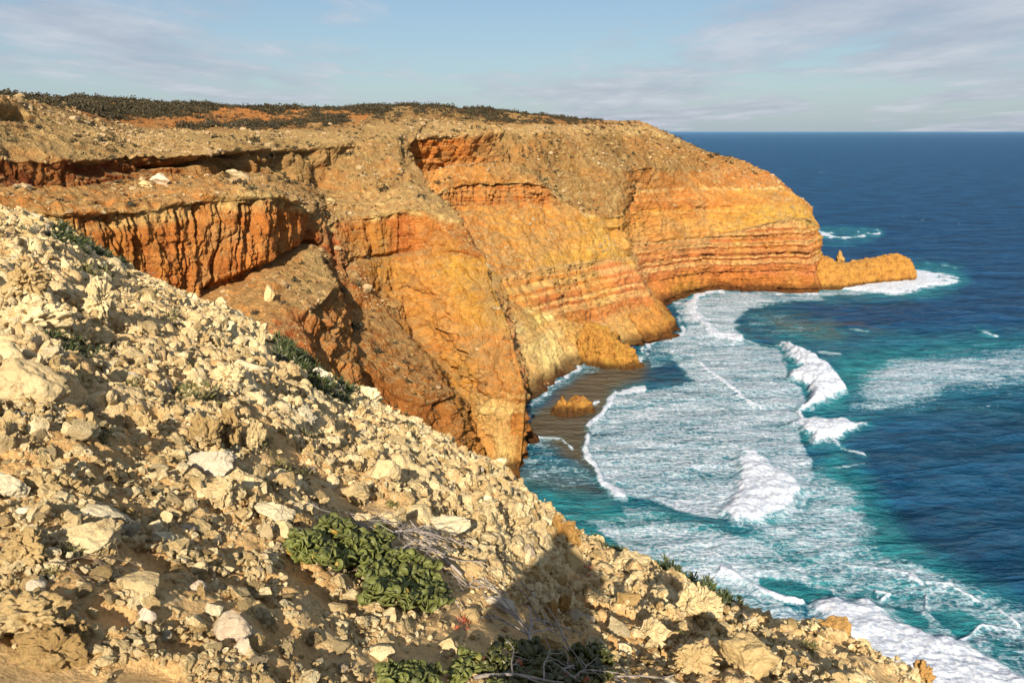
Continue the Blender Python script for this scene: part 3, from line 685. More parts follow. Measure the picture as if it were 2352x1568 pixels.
def body(pts, dens, rise, soft=10):
    global fo, hz, tl
    s = sd_poly(pts); s = s + soft * .8 * fbm2(Xg, Yg, 1/3., 3, 121); w = sstep(-soft, soft, s); fo = np.maximum(fo, .55 * sstep(-soft * 4, 0, s)); fo = np.maximum(fo, dens * w); hz = np.maximum(hz, rise * sstep(-soft*1.5, soft*2.0, s)); tl = np.maximum(tl, .9 * sstep(-45, 10, s))
body([(1792,786),(1850,808),(1900,850),(1944,905),(1890,922),(1832,948),(1862,905),(1832,872),(1858,850),(1815,820)], 1.15, 2.2, 6)
body([(1822,970),(1862,962),(1930,968),(1985,978),(1925,1008),(1870,1018),(1848,992)], 1.05, 1.4, 6)
body([(1700,1052),(1725,1045),(1790,1085),(1840,1130),(1800,1180),(1720,1200),(1675,1195),(1655,1170),(1692,1100)], .95, 1.2, 12)
body([(1852,1390),(1905,1362),(1990,1374),(2060,1425),(2210,1475),(2352,1560),(2400,1640),(2130,1640),(1920,1480)], .86, 1.0, 14)
body([(1890,664),(1990,640),(2060,626),(2110,628),(2190,640),(2150,655),(2010,668)], 1.05, .8, 4)
body([(1380,1108),(1420,1112),(1440,1140),(1400,1135)], .95, .5, 6)
shore = [(1060,1075),(1130,1066),(1200,1068),(1224,1008),(1212,935),(1262,884),(1335,828),(1405,796),(1440,832),(1484,815),(1500,780),(1568,758),(1562,720),(1546,694),(1645,664),(1760,667),(1890,667),(2000,650),(2098,637)]
d_ = d_line(shore); fo = np.maximum(fo, .95 * np.exp(-(d_ / 7.) ** 2) * sstep(-.5, .3, fbm2(Xg, Yg, 1/5., 3, 122))); fo = np.maximum(fo, .55 * np.exp(-(d_ / 16.) ** 2))
d_ = d_line([(1282,918),(1325,926),(1372,914)]); fo = np.maximum(fo, .85 * np.exp(-(d_ / 6.) ** 2))
# teal (air in the water)
def teal(pts, v, soft=40):
    global tl
    tl = np.maximum(tl, v * sstep(-soft, soft, sd_poly(pts)))
tl = np.maximum(tl, np.clip(fo, 0, .6) * .8)
teal([(2050,780),(2352,775),(2352,800),(2100,830),(1950,930),(1900,1000),(2000,1100),(2100,1250),(2352,1380),(2352,1600),(1900,1500),(1300,1250),(1170,1080),(1400,1130),(1700,1200),(1900,1050),(1900,800)], .88, 50)
teal([(1740,1325),(1830,1330),(1900,1350),(1880,1400),(1820,1385),(1760,1355)], 1.0, 20)
teal([(1900,840),(1960,900),(1930,950),(1860,960)], 1.0, 30)
teal([(1700,700),(1900,740),(1960,800),(1790,790)], .6, 30)
tl = over(tl, [(1990,1010),(2352,960),(2700,1000),(2700,1330),(2352,1330),(2150,1240),(2060,1130)], .10, 75)
tl = over(tl, [(1830,1390),(1900,1370),(1900,1440),(1750,1440),(1660,1400)], .1, 20)
sd = np.maximum(sd, sstep(-22, 22, sd_poly([(1225,950),(1300,870),(1370,830),(1480,830),(1470,870),(1410,895),(1372,1000),(1360,1085),(1330,1060),(1250,1010),(1205,1000)])))
sd = np.maximum(sd, .55 * sstep(-20, 20, sd_poly([(1770,720),(1960,745),(2010,765),(1900,775),(1780,760)])) * (fbm2(Xg, Yg * 3, 1/12, 3, 99) > -.1))
sd = np.maximum(sd, .45 * sstep(-25, 25, sd_poly([(1150,1070),(1330,1085),(1420,1130),(1300,1130),(1180,1100)])))
# surface shape
near_f = 1 / (1 + (Yg / 900) ** 2)
ca, sa = math.cos(.22), math.sin(.22)
u_ = Xg * ca + Yg * sa; v_ = -Xg * sa + Yg * ca
swell = .70 * vn2(u_ / 55, v_ / 17, 101) + .42 * ridg(vn2(u_ / 22, v_ / 6.5, 102)) + .30 * ridg(vn2(u_ / 8, v_ / 2.8, 103)) + .10 * vn2(u_ / 3, v_ / 1.3, 104)
open_ = (1 - .75 * np.clip(fo, 0, 1)) * (1 - .75 * sd)
pil = np.clip(fo - .3, 0, 1) * (.22 * fbm2(Xg, Yg, 1/2.2, 3, 105) + .08 * ridg(fbm2(Xg, Yg, 1/.9, 2, 106)))
Zg = (swell * open_ * .85 + hz * 1.15 * (1 + .18 * fbm2(Xg, Yg, 1/3., 2, 107)) + pil * (1 + hz)) * near_f
far_amp = vn2(Xg / 260, Yg / 60, 108)
Zg -= .2
# stray whitecaps on open water
wc = (ridg(vn2(u_ / 30, v_ / 7, 109)) > .93) & (vn2(Xg / 60, Yg / 60, 110) > .45) & (Yg > 120) & (Yg < 1500)
fo = np.maximum(fo, wc * .55 * sstep(.2, .6, vn2(Xg/9, Yg/3, 111)))
m, nt, b = new_mat('sea_water'); n = N(nt)
a_f = n('Attribute', attribute_name='fo').outputs['Fac']; a_t = n('Attribute', attribute_name='tl').outputs['Fac']; a_s = n('Attribute', attribute_name='sd').outputs['Fac']
p1 = coords(n); dist = n('CameraData').outputs['View Distance'] if False else None
nbig = n('TexNoise', {'Vector': coords(n, (.03, .09, .05)), 'Scale': 1.0, 'Detail': 5.0, 'Roughness': .6}).outputs[0]
nmid = n('TexNoise', {'Vector': coords(n, (.16, .40, .3)), 'Scale': 1.0, 'Detail': 6.0, 'Roughness': .65}).outputs[0]
deep = n.mix(n.ramp(nbig, [(.35, 0.), (.65, 1.)]), (.003, .028, .092), (.010, .085, .22))
deep = n.mix(n.ramp(nmid, [(.3, .7), (.5, 0.)]), deep, (.0012, .012, .045))
tealc = n.mix(n.ramp(nmid, [(.35, 0.), (.68, 1.)]), (.007, .13, .17), (.04, .36, .38))
c = n.mix(a_t, deep, tealc)
c = n.mix(n.math('MULTIPLY', a_s, .85), c, n.mix(n.ramp(nmid, [(.3, 0.), (.7, 1.)]), (.13, .095, .045), (.19, .12, .052)))
# foam lace
wv = n('TexNoise', {'Vector': p1, 'Scale': .35, 'Detail': 4.0})
wp = n('VectorMath', {0: p1, 1: n('VectorMath', {0: wv.outputs['Color'], 3: 5.5}, operation='SCALE').outputs[0]}, operation='ADD').outputs[0]
vo1 = n('TexVoronoi', {'Vector': wp, 'Scale': .55}, feature='DISTANCE_TO_EDGE').outputs['Distance']
vo2 = n('TexVoronoi', {'Vector': wp, 'Scale': 1.5}, feature='DISTANCE_TO_EDGE').outputs['Distance']
l1 = n.ramp(vo1, [(0., 1.), (.22, .25), (.6, 0.)]); l2 = n.ramp(vo2, [(0., 1.), (.3, .25), (.7, 0.)])
fn = n('TexNoise', {'Vector': coords(n, (.75, .6, .5)), 'Scale': 2.0, 'Detail': 8.0, 'Roughness': .7}).outputs[0]
fb = n('TexNoise', {'Vector': coords(n, (.075, .16, .1)), 'Scale': 1.0, 'Detail': 5.0, 'Roughness': .6}).outputs[0]
mst = n('Mapping', {'Vector': wp, 'Scale': (.10, .36, .3), 'Rotation': (0, 0, -.25)}).outputs[0]
st = n('TexNoise', {'Vector': mst, 'Scale': 1.0, 'Detail': 6.0, 'Roughness': .62, 'Distortion': .6}).outputs[0]
T_ = n.math('ADD', n.math('ADD', n.math('MULTIPLY', l1, .17), n.math('MULTIPLY', l2, .13)), n.math('ADD', n.math('MULTIPLY', fn, .42), n.math('ADD', n.math('MULTIPLY', fb, .55), n.math('MULTIPLY', st, .62))))
fm = n.math('ADD', n.math('MULTIPLY', a_f, 1.55), n.math('ADD', T_, -1.68))
fm = n.math('ADD', n.math('MULTIPLY', fm, 1.9), .10, clamp=True)
fm = n.math('MULTIPLY', fm, n.math('GREATER_THAN', a_f, .02))
cmilk = n.mix(n.ramp(fm, [(.0, 0.), (.35, .55)]), c, (.10, .30, .36)); cs = n.mix(n.math('MULTIPLY', a_s, n.ramp(fm, [(0., 1.), (.3, .0)])), cmilk, c)
thin = n.mix(n.ramp(fm, [(.18, 0.), (.5, .5), (1., 1.)]), cs, n.mix(n.ramp(fn, [(.35, 0.), (.6, 1.)]), (.33, .39, .50), (.70, .72, .76)))
b.inputs['Specular IOR Level'].default_value = 0.0; nt.links.new(thin, b.inputs['Base Color'])
b.inputs['Roughness'].default_value = .9
w1 = n('TexNoise', {'Vector': coords(n, (.55, .95, 1)), 'Scale': 1.0, 'Detail': 9.0, 'Roughness': .68}).outputs[0]
w2_ = n('TexNoise', {'Vector': coords(n, (.05, .11, .1)), 'Scale': 1.0, 'Detail': 6.0, 'Roughness': .7}).outputs[0]
hh = n.math('ADD', n.math('MULTIPLY', w1, 1.0), n.math('ADD', n.math('MULTIPLY', w2_, 5.0), n.math('MULTIPLY', n.math('MULTIPLY', fm, fn), .25)))
bp = n('Bump', {'Height': hh, 'Strength': n.math('SUBTRACT', 1.0, n.math('MULTIPLY', fm, .8)), 'Distance': 1.7}); nt.links.new(bp.outputs[0], b.inputs['Normal'])
fr = n('Fresnel', {'IOR': 1.33, 'Normal': bp.outputs[0]}).outputs[0]
gl = n('BsdfGlossy', {'Color': (.60, .86, 1., 1), 'Roughness': .15, 'Normal': bp.outputs[0]})
ms = n('MixShader', {0: n.math('MULTIPLY', fr, n.math('SUBTRACT', 1.0, n.math('MULTIPLY', fm, .9))), 1: b.outputs[0], 2: gl.outputs[0]})
nt.links.new(ms.outputs[0], [q for q in nt.nodes if q.type == 'OUTPUT_MATERIAL'][0].inputs[0])
sea = mesh_np('sea', np.stack([Xg, Yg, Zg], -1).reshape(-1, 3), grid_faces(*PX.shape), m, attrs={'fo': fo, 'tl': tl, 'sd': sd})
sea.data.flip_normals() if sea.data.polygons[5000].normal.z < 0 else None
tag(sea, kind='structure')

# ================================================================== SKY, SUN, CAMERA
d_s = Vector(((1287 - 1176) / F, cP - (1226 - 784) / F * sP, -sP - (1226 - 784) / F * cP)).normalized()
el = math.asin(-d_s.z)
w = bpy.data.worlds.new('World'); SC.world = w; w.use_nodes = True; nt = w.node_tree; nt.nodes.clear(); n = N(nt)
sky = n('TexSky'); sky.sky_type = 'NISHITA'; sky.sun_disc = False; sky.sun_elevation = el; sky.sun_rotation = math.atan2(-d_s.x, -d_s.y)
sky.altitude = 60; sky.air_density = 1.0; sky.dust_density = .6; sky.ozone_density = 1.6
tc = n('TexCoord').outputs['Generated']; sep = n('SeparateXYZ', {0: tc})
zc = n.math('MAXIMUM', sep.outputs[2], .0)
# project the view direction on a flat cloud deck (softened at the horizon)
den = n.math('ADD', zc, .055)
cu = n.math('DIVIDE', sep.outputs[0], den); cv = n.math('DIVIDE', sep.outputs[1], den)
cvec = n('CombineXYZ', {0: cu, 1: cv, 2: 0.0}).outputs[0]
cm = n('Mapping', {'Vector': cvec, 'Rotation': (0, 0, .25), 'Scale': (.36, .17, 1), 'Location': (1.35, .55, 0)}).outputs[0]
c1 = n('TexNoise', {'Vector': cm, 'Scale': 1.0, 'Detail': 9.0, 'Roughness': .58, 'Distortion': .3}).outputs[0]
cm2 = n('Mapping', {'Vector': cvec, 'Rotation': (0, 0, .1), 'Scale': (1.0, .5, 1), 'Location': (4.2, 1.7, 0)}).outputs[0]
c2 = n('TexNoise', {'Vector': cm2, 'Scale': 1.3, 'Detail': 8.0, 'Roughness': .6}).outputs[0]
cl_ = n.math('ADD', n.math('MULTIPLY', c1, .7), n.math('MULTIPLY', c2, .3))
cmask = n.ramp(cl_, [(.46, 0.), (.53, .8), (.60, 1.)])
low = n.ramp(zc, [(0., .7), (.05, .45), (.16, .25), (.4, .15)])
skyc = n.mix(1.0, sky.outputs[0], (.86, .97, 1.04), 'MULTIPLY')
hazec = n.mix(low, skyc, (4.2, 5.3, 6.6))
shade = n.ramp(c2, [(.35, 0.), (.65, 1.)])
ccol = n.mix(shade, (4.3, 4.75, 5.9), (6.6, 7.0, 7.8))
fin = n.mix(n.math('MULTIPLY', cmask, .85), hazec, ccol)
bg = n('Background', {'Color': fin, 'Strength': .058}); wo = n('OutputWorld', {0: bg.outputs[0]})
sl = bpy.data.lights.new('sun', 'SUN'); sl.energy = 5.0; sl.angle = math.radians(.5); sl.color = (1., .90, .74)
so = bpy.data.objects.new('sun', sl); COL.objects.link(so); so.rotation_euler = d_s.to_track_quat('-Z', 'Y').to_euler(); so.location = (0, -50, 120)
cam = bpy.data.cameras.new('camera'); co = bpy.data.objects.new('camera', cam); COL.objects.link(co)
co.location = (0, 0, H); co.rotation_euler = (math.radians(90) - PITCH, 0, 0)
cam.sensor_width = 36; cam.lens = F / 2352 * 36; cam.clip_end = 500000; cam.clip_start = .05
SC.camera = co
SC.view_settings.view_transform = 'Standard'; SC.view_settings.look = 'None'; SC.view_settings.exposure = .66; SC.view_settings.gamma = 1
# ================================================================== FOREGROUND SLOPE
SIL = np.array([(-500,380),(-250,430),(0,462),(60,475),(130,512),(200,560),(260,592),(330,622),(400,656),(470,686),(540,716),(600,750),(650,786),(720,842),(790,892),(870,927),(950,967),(1000,992),(1060,1036),(1130,1064),
 (1180,1110),(1230,1150),(1290,1200),(1340,1236),(1420,1276),(1500,1312),(1560,1342),(1640,1386),(1700,1402),(1770,1430),(1860,1452),(1900,1475),(1990,1503),(2080,1560),(2130,1600),(2352,1700),(2700,1860)], float)
SIL0 = SIL.copy(); SIL[:, 1] += np.interp(SIL[:, 0], [-500, 0, 700, 1300, 2130], [40, 38, 32, 20, 12])
ph_s = np.arctan(tanphi(SIL[:, 0], SIL[:, 1])); s_s = -Kof(SIL[:, 1]) * np.cos(ph_s)
RS_P = np.radians([-60, -34, -20, -8, 0, 15, 32, 60]); RS_V = [34, 31, 23, 18, 15.5, 13, 12.5, 12]
PA, PB = -.262, -.44           # plane near the feet: slope = PA cos + PB sin
EYE = 1.62
def gbase(x, y):
    r = np.hypot(x, y) + 1e-6; ph = np.arctan2(x, y)
    phc = np.clip(ph, ph_s[0], ph_s[-1])
    s = np.interp(phc, ph_s, s_s); rs = np.interp(phc, RS_P, RS_V)
    c = EYE / rs**2; a = s + 2 * EYE / rs
    pl = PA * np.cos(ph) + PB * np.sin(ph)
    w = sstep(1.2, 4.5, r) * (1 - sstep(math.radians(48), math.radians(80), np.abs(ph)))
    return H - EYE + (a * w + pl * (1 - w)) * r - c * r * r
def gdisp(x, y):
    r = np.hypot(x, y)
    k = sstep(1.5, 9, r)
    d = .16 * k * fbm2(x, y, 1/3.2, 3, 201) + (.04 + .09 * k) * fbm2(x, y, 1/.9, 3, 202)
    rg = np.clip(ridg(fbm2(x, y, 1/2.3, 3, 203)) - .35, 0, 1) * fbm2(x, y, 1/5., 2, 204).clip(0, 1) * 2
    d = d + .30 * rg * k
    # cobbles
    kn = .3 + .7 * sstep(2.5, 7, r)
    for sc, am, sd_, th in ((.62, .13, 205, .0), (.27, .10, 206, -.3), (.12, .07, 207, -.5), (.055, .03, 208, -.6)):
        f1_, f2_, id_ = cell2(x / sc + .35 * fbm2(x, y, .8/sc, 2, sd_+40), y / sc + .35 * fbm2(x, y, .8/sc, 2, sd_+50), sd_)
        hgt_ = np.clip((f2_ - f1_) * 4.5, 0, 1) ** .7 * (.75 + .5 * vn2(x / sc * 2.3, y / sc * 2.3, sd_ + 60))
        kk = (.25 + .75 * k) if sc > .2 else kn
        d = d + am * kk * hgt_ * (id_ > th) * (.4 + .6 * np.abs(id_)) * bare(x, y)
    d = d + (.03 + .07 * k) * np.clip(ridg(fbm2(x, y, 1/.34, 3, 219)), -.3, 1) * bare(x, y)
    return d
SAND = []      # smooth sandy patches: x, y, radius (filled below)
def bare(x, y):
    w = .22 + .78 * sstep(-.42, -.08, fbm2(x, y, 1/1.7, 3, 240))
    for sx_, sy_, sr in SAND:
        dd = np.hypot(x - sx_, y - sy_) / sr + .35 * fbm2(np.asarray(x), np.asarray(y), 2.2, 2, 209)
        w = np.minimum(w, .05 + .95 * sstep(.75, 1.15, dd))
    return w
def hit(px, py, full=False):
    ph = math.atan(float(tanphi(px, py))); K = float(Kof(py)) * math.cos(ph)
    r = np.linspace(1.2, 45, 3000); x = np.sin(ph) * r; y = np.cos(ph) * r
    g = gbase(x, y) + (.06 if not full else gdisp(x, y)); ray = H - K * r
    i = np.argmax(g >= ray) if (g >= ray).any() else int(np.argmin(ray - g))
    return x[i], y[i], r[i]
for q in [(700,1345,60),(770,1395,60),(690,1310,40),(60,1520,110),(150,1545,80),(1190,1430,70),(620,1400,40),(330,1290,45),(1000,1450,40),(420,1500,50),(250,1420,45),(560,1340,40),(330,1560,80)]:
    hx, hy, hr = hit(q[0], q[1]); SAND.append((hx, hy, q[2] * hr / F * 1.25))
nph, nr_ = 1150, 980
PHI = np.radians(np.linspace(-50, 52, nph)); PHI = np.sort(PHI)
RR = np.concatenate([np.geomspace(.9, 24, 860), np.geomspace(24.2, 95, nr_ - 860)])
A_, B_ = np.meshgrid(PHI, RR); gx = np.sin(A_) * B_; gy = np.cos(A_) * B_
gz = gbase(gx, gy) + gdisp(gx, gy); gz = np.maximum(gz, -4)
G = np.stack([gx, gy, gz], -1)
# horizontal crumple so the stones get undercuts
gn = grid_normals(G); gn *= np.sign(gn[300, 500, 2])
amp = .10 * sstep(2, 12, B_) + .02
G += gn * (amp * fbm(gx, gy, gz, 4.5, 3, 211) * 1.2)[..., None] * bare(gx, gy)[..., None]
gn = grid_normals(G); gn *= np.sign(gn[300, 500, 2])
cream, soil_, tan_, pinkt = lin(242,218,168), lin(228,182,120), lin(230,190,132), lin(178,116,72)
m1 = fbm2(gx, gy, .8, 4, 212); m2 = fbm2(gx, gy, 3.5, 3, 213); f1_, f2_, id_ = cell2(gx / .27, gy / .27, 206)
t = sstep(-.25, .35, m1 + .5 * m2)[..., None]
gc = soil_ * (1 - t) + cream * t
hl = gz - gbase(gx, gy)
gc = gc * .6 + .4 * np.where((hl > .10)[..., None], cream, soil_)
bb = bare(gx, gy)[..., None]; gc = gc * bb + (tan_ * 1.08) * (1 - bb)
lf = sstep(0, .5, fbm2(gx, gy, .22, 3, 214))[..., None]; gc = gc * (1 - .35 * lf) + tan_ * .35 * lf
far_o = sstep(22, 40, B_)[..., None]; gc = gc * (1 - far_o) + C['oram'] * far_o
o = mesh_np('rocky_slope', G.reshape(-1, 3), grid_faces(*gx.shape), M_ground, cols=np.clip(gc, .01, .9).reshape(-1, 3) * .92)
tag(o, kind='structure')
# the bit of ground round the photographer's feet and behind
xb, yb = np.meshgrid(np.linspace(-14, 14, 160), np.linspace(-10, 1.2, 90))
kb = np.hypot(xb, yb) ; zb = gbase(xb, yb) + gdisp(xb, yb) * .6 - np.where((yb > 0) & (kb > .9), .25, 0) - .01
o = mesh_np('ground_behind', np.stack([xb, yb, zb], -1).reshape(-1, 3), grid_faces(*xb.shape), M_ground, cols=np.tile(soil_, (xb.size, 1)))
tag(o, kind='structure')
LR_ = np.log(RR)
def gz1(x, y):
    a = float(np.interp(math.atan2(x, y), PHI, np.arange(nph))); b_ = float(np.interp(math.log(max(math.hypot(x, y), .9)), LR_, np.arange(nr_)))
    i, j = min(int(b_), nr_ - 2), min(int(a), nph - 2); u, v = b_ - i, a - j
    return float((gz[i, j] * (1-v) + gz[i, j+1] * v) * (1-u) + (gz[i+1, j] * (1-v) + gz[i+1, j+1] * v) * u)

# ------------------------------------------------------------------ small rubble (uncountable)
VAR = {k: [rock_mesh(k, 400 + 13 * i + 7 * j, 4) for i in range(5)] for j, k in enumerate(('karst', 'smooth', 'block', 'slab'))}
lowvar = [rock_mesh(k, 500 + i, 3) for i, k in enumerate(['slab', 'block', 'block', 'karst', 'slab', 'block', 'karst', 'block'])]
lowvar2 = [rock_mesh(k, 520 + i, 2) for i, k in enumerate(['slab', 'block', 'block', 'karst', 'slab', 'block'])]
def stones(name, k, lo, hi, variants, seed, rmin=1.5, rmax=28, power=1.6, sink=.2):
    r = np.random.default_rng(seed)
    ph = np.radians(r.uniform(-38, 40, k)); rr = np.exp(r.uniform(math.log(rmin), math.log(rmax), k))
    x, y = np.sin(ph) * rr, np.cos(ph) * rr
    keep = (bare(x, y) > r.random(k) * .9 + .08) & (rr < np.interp(ph, RS_P, RS_V) * 1.35)
    cl = fbm2(x, y, 1.1, 2, 231); keep &= (cl > r.random(k) * .9 - .72)
    x, y, rr = x[keep], y[keep], rr[keep]; k = len(x)
    s = rr ** .72 * 3 ** .28 / F * (lo + (hi - lo) * r.random(k) ** power / (1 + 0 * r.random(k)))
    z = gbase(x, y) + gdisp(x, y)
    VV, FF, off = [], [], 0
    which = r.integers(0, len(variants), k)
    for vi, (V0, F0) in enumerate(variants):
        ix = np.where(which == vi)[0]; q = len(ix)
        if not q: continue
        e = r.normal(size=(q, 4)); e /= np.linalg.norm(e, axis=1, keepdims=True); a, b_, c_, d_ = e.T
        Rm = np.stack([1-2*(c_*c_+d_*d_), 2*(b_*c_-a*d_), 2*(b_*d_+a*c_), 2*(b_*c_+a*d_), 1-2*(b_*b_+d_*d_), 2*(c_*d_-a*b_), 2*(b_*d_-a*c_), 2*(c_*d_+a*b_), 1-2*(b_*b_+c_*c_)], -1).reshape(q, 3, 3)
        sh = np.stack([r.uniform(.7, 1.3, q), r.uniform(.6, 1.1, q), r.uniform(.4, .8, q)], -1)
        W = (V0[None] * sh[:, None]) @ Rm.transpose(0, 2, 1) * (s[ix] * .5)[:, None, None]
        W += np.stack([x[ix], y[ix], z[ix] + s[ix] * sink], -1)[:, None]
        VV.append(W.reshape(-1, 3)); FF.append((F0[None] + (np.arange(q) * len(V0))[:, None, None]).reshape(-1, 3) + off); off += q * len(V0)
    return mesh_np(name, np.concatenate(VV), np.concatenate(FF), M_rubble, smooth=False)
o = stones('rubble', 105000, 6, 25, lowvar2, 61); tag(o, 'loose small stones and chips covering the foreground slope', 'rubble', kind='stuff')
o = stones('cobbles', 12500, 19, 66, lowvar, 62, power=2.8, sink=.15); tag(o, 'fist sized stones strewn over the foreground slope', 'rubble', kind='stuff')

# ------------------------------------------------------------------ individual rocks
def rock_label_unique(lbl, used):
    return lbl
hero = [ # px,py,w,h,kind,material,label
 (65,668,94,64,'karst','tan','pitted tan boulder beside the shadowed hollow at the left edge'),
 (86,726,144,92,'karst','cream','wide lumpy yellowish boulder below the pitted tan one at the left edge'),
 (216,712,86,94,'karst','cream','tall knobbly cream boulder with a white chip at its foot'),
 (245,787,58,40,'block','cream','smooth cream wedge below the tall knobbly boulder'),
 (22,826,70,60,'smooth','cream','rounded cream rock cut by the left edge, above the big smooth boulder'),
 (78,884,124,84,'block','cream','large smooth cream boulder with a deep shadow on its right, at left'),
 (112,838,74,56,'karst','white','pale pocked rock leaning behind the large smooth boulder'),
 (290,818,62,17,'slab','white','thin white slab lying flat in the rubble'),
 (284,850,62,50,'block','grey','grey angular rock just below the thin white slab'),
 (508,780,26,52,'karst','cream','upright cream finger of rock near the slope edge'),
 (572,852,84,36,'slab','white','long white slab lying down the slope near its edge'),
 (479,832,32,20,'slab','white','small flat white stone left of the long white slab'),
 (338,968,52,62,'karst','tan','rough upright tan rock left of the pillared outcrop'),
 (528,878,70,46,'karst','cream','cream lump under the long white slab'),
 (474,985,70,96,'karst','tan','left pillar of the weathered brown outcrop in mid slope'),
 (525,980,60,90,'karst','tan','right pillar of the weathered brown outcrop in mid slope'),
 (586,998,54,72,'karst','cream','narrow cream block right of the pillared outcrop'),
 (742,884,46,36,'block','white','white block poking up by the dark edge shrub'),
 (490,1062,92,60,'block','grey','grey cream block, left of a pair below the pillared outcrop'),
 (568,1090,86,48,'slab','cream','long cream wedge, right of a pair below the pillared outcrop'),
 (659,1106,44,38,'smooth','cream','rounded cream stone beside a green tuft, right of the long wedge'),
 (24,1112,64,54,'block','white','whitish angular rock at the left edge, halfway up the foreground'),
 (98,1098,66,50,'karst','tan','brown lumpy rock right of the whitish one at left'),
 (150,1092,54,44,'karst','tan','second brown lumpy rock, right of its twin'),
 (232,1178,120,34,'slab','white','long bright white slab like driftwood'),
 (285,1176,62,56,'karst','tan','tan block propping the long bright white slab'),
 (190,1242,122,54,'block','cream','cracked cream block ringed with small dark plants'),
 (62,1262,92,84,'karst','tan','brownish moss streaked boulder at the left edge'),
 (61,1180,32,20,'smooth','white','small bright white stone above the moss streaked boulder'),
 (374,1230,42,32,'block','white','small white angular rock right of the cracked cream block'),
 (503,1128,88,70,'karst','cream','curved hollow cream rock in mid slope'),
 (632,1176,84,44,'block','white','white capstone of the arched rock group above the green succulents'),
 (612,1218,38,52,'slab','white','left leg of the arched white rock group'),
 (655,1226,44,50,'block','cream','right leg of the arched white rock group'),
 (692,1208,48,40,'karst','tan','shaded tan block on the right of the arched rock group'),
 (325,1372,86,44,'smooth','cream','smooth oblong cream stone in the lower left'),
 (452,1360,40,30,'smooth','pink','small pinkish stone right of the oblong cream stone'),
 (541,1470,74,78,'smooth','pink','large pinkish white egg shaped boulder in the lower left'),
 (493,1420,38,36,'block','white','bluish white chip above the egg shaped boulder'),
 (60,1402,150,70,'karst','tan','upper part of the big pitted tan boulder in the lower left corner'),
 (118,1452,120,80,'karst','tan','lower end of the big pitted tan boulder in the lower left corner'),
 (168,1432,70,62,'karst','tan','knob on the right side of the big tan boulder in the lower left corner'),
 (343,1435,38,28,'smooth','pink','small pale pink stone below the oblong cream stone'),
 (78,1340,46,38,'smooth','grey','greyish rounded rock above the big tan corner boulder'),
 (564,1516,36,44,'block','pink','upright pinkish stone under the egg shaped boulder'),
 (886,1104,66,56,'smooth','cream','round faceted cream boulder in the upper middle of the slope'),
 (815,1120,64,46,'block','cream','angular cream rock left of the round faceted boulder'),
 (693,1164,38,40,'block','cream','cream pyramid shaped stone above the arched rock group'),
 (655,1208,20,24,'smooth','white','tiny white stone inside the arched rock group'),
 (900,1197,58,56,'block','cream','pointed cream block, left of the row above the dead branches'),
 (852,1188,48,38,'block','cream','low cream rock left of the pointed cream block'),
 (962,1178,70,50,'smooth','cream','hunched cream boulder in the row above the dead branches'),
 (1033,1219,88,52,'block','white','square white block at the right end of the row above the dead branches'),
 (975,1224,60,22,'slab','white','white ledge joining the square white block'),
 (999,1288,38,30,'smooth','cream','smooth oval yellowish stone beside the dead branches'),
 (1252,1228,46,50,'smooth','tan','round tan boulder on the border of the photographer shadow'),
 (1296,1228,76,76,'karst','orange','reddish rough boulder in the head of the shadow'),
 (1318,1300,40,66,'smooth','tan','upright smooth tan rock right of the shadow neck'),
 (1148,1378,70,36,'slab','grey','flat greyish slab inside the shadow'),
 (1267,1462,50,56,'block','tan','squared tan block low in the shadow'),
 (1264,1408,32,54,'karst','orange','rough brown finger rock above the squared block in the shadow'),
 (1294,1404,30,60,'karst','orange','second rough finger rock, right of the first in the shadow'),
 (1320,1412,34,44,'block','grey','pale wedge right of the finger rocks in the shadow'),
 (784,1438,38,30,'block','cream','cream stone on sand below the succulents'),
 (778,1361,20,20,'karst','cream','small cream knob alone on the bare sand'),
 (876,1492,58,30,'smooth','cream','oval cream stone in the bottom middle'),
 (1030,1480,44,40,'block','cream','cream block left of the shadowed dead branches'),
 (1080,1400,42,28,'smooth','cream','smooth cream stone beside the red succulent'),
 (995,1336,34,30,'block','white','white stone right of the large succulent'),
 (1445,1304,84,48,'block','cream','big cream slab on the right hand edge slope'),
 (1510,1456,90,66,'block','cream','broad cream boulder in the lower right'),
 (1603,1425,100,88,'karst','cream','large rugged cream boulder right of the broad one'),
 (1590,1532,82,66,'karst','tan','tan boulder at the bottom under the rugged one'),
 (1704,1540,116,84,'block','tan','big pale tan block at the bottom right'),
 (1770,1548,30,60,'karst','cream','narrow cream rib beside the big pale tan block'),
 (1912,1468,76,60,'block','orange','ochre block on the slope edge under the orange knob'),
 (1893,1432,50,40,'karst','orange','orange knob perched on the slope edge above the surf'),
 (2118,1545,48,74,'karst','orange','jagged orange spire in the bottom right corner'),
 (1695,1390,20,26,'karst','tan','small upright stone at the end of the green edge shrub'),
 (1352,1408,42,34,'block','tan','brown rock at the right border of the shadow'),
 (1440,1398,46,40,'block','tan','tan rock upslope of the broad cream boulder'),
 (1100,1070,50,30,'block','cream','cream rock on the slope edge where the cliff foot shows'),
 (1000,1010,40,34,'karst','cream','knobbly rock on the slope edge near the orange spur'),
 (850,918,56,44,'karst','cream','ragged cream rock on the slope edge right of the dark shrub'),
 (62,464,42,24,'smooth','white','large pale boulder beyond the slope edge at far left'),
]
SMAP = dict(cream=M_rock_cream, tan=M_rock_tan, white=M_rock_white, pink=M_rock_pink, grey=M_rock_grey, orange=M_rock_orange)
HP = []
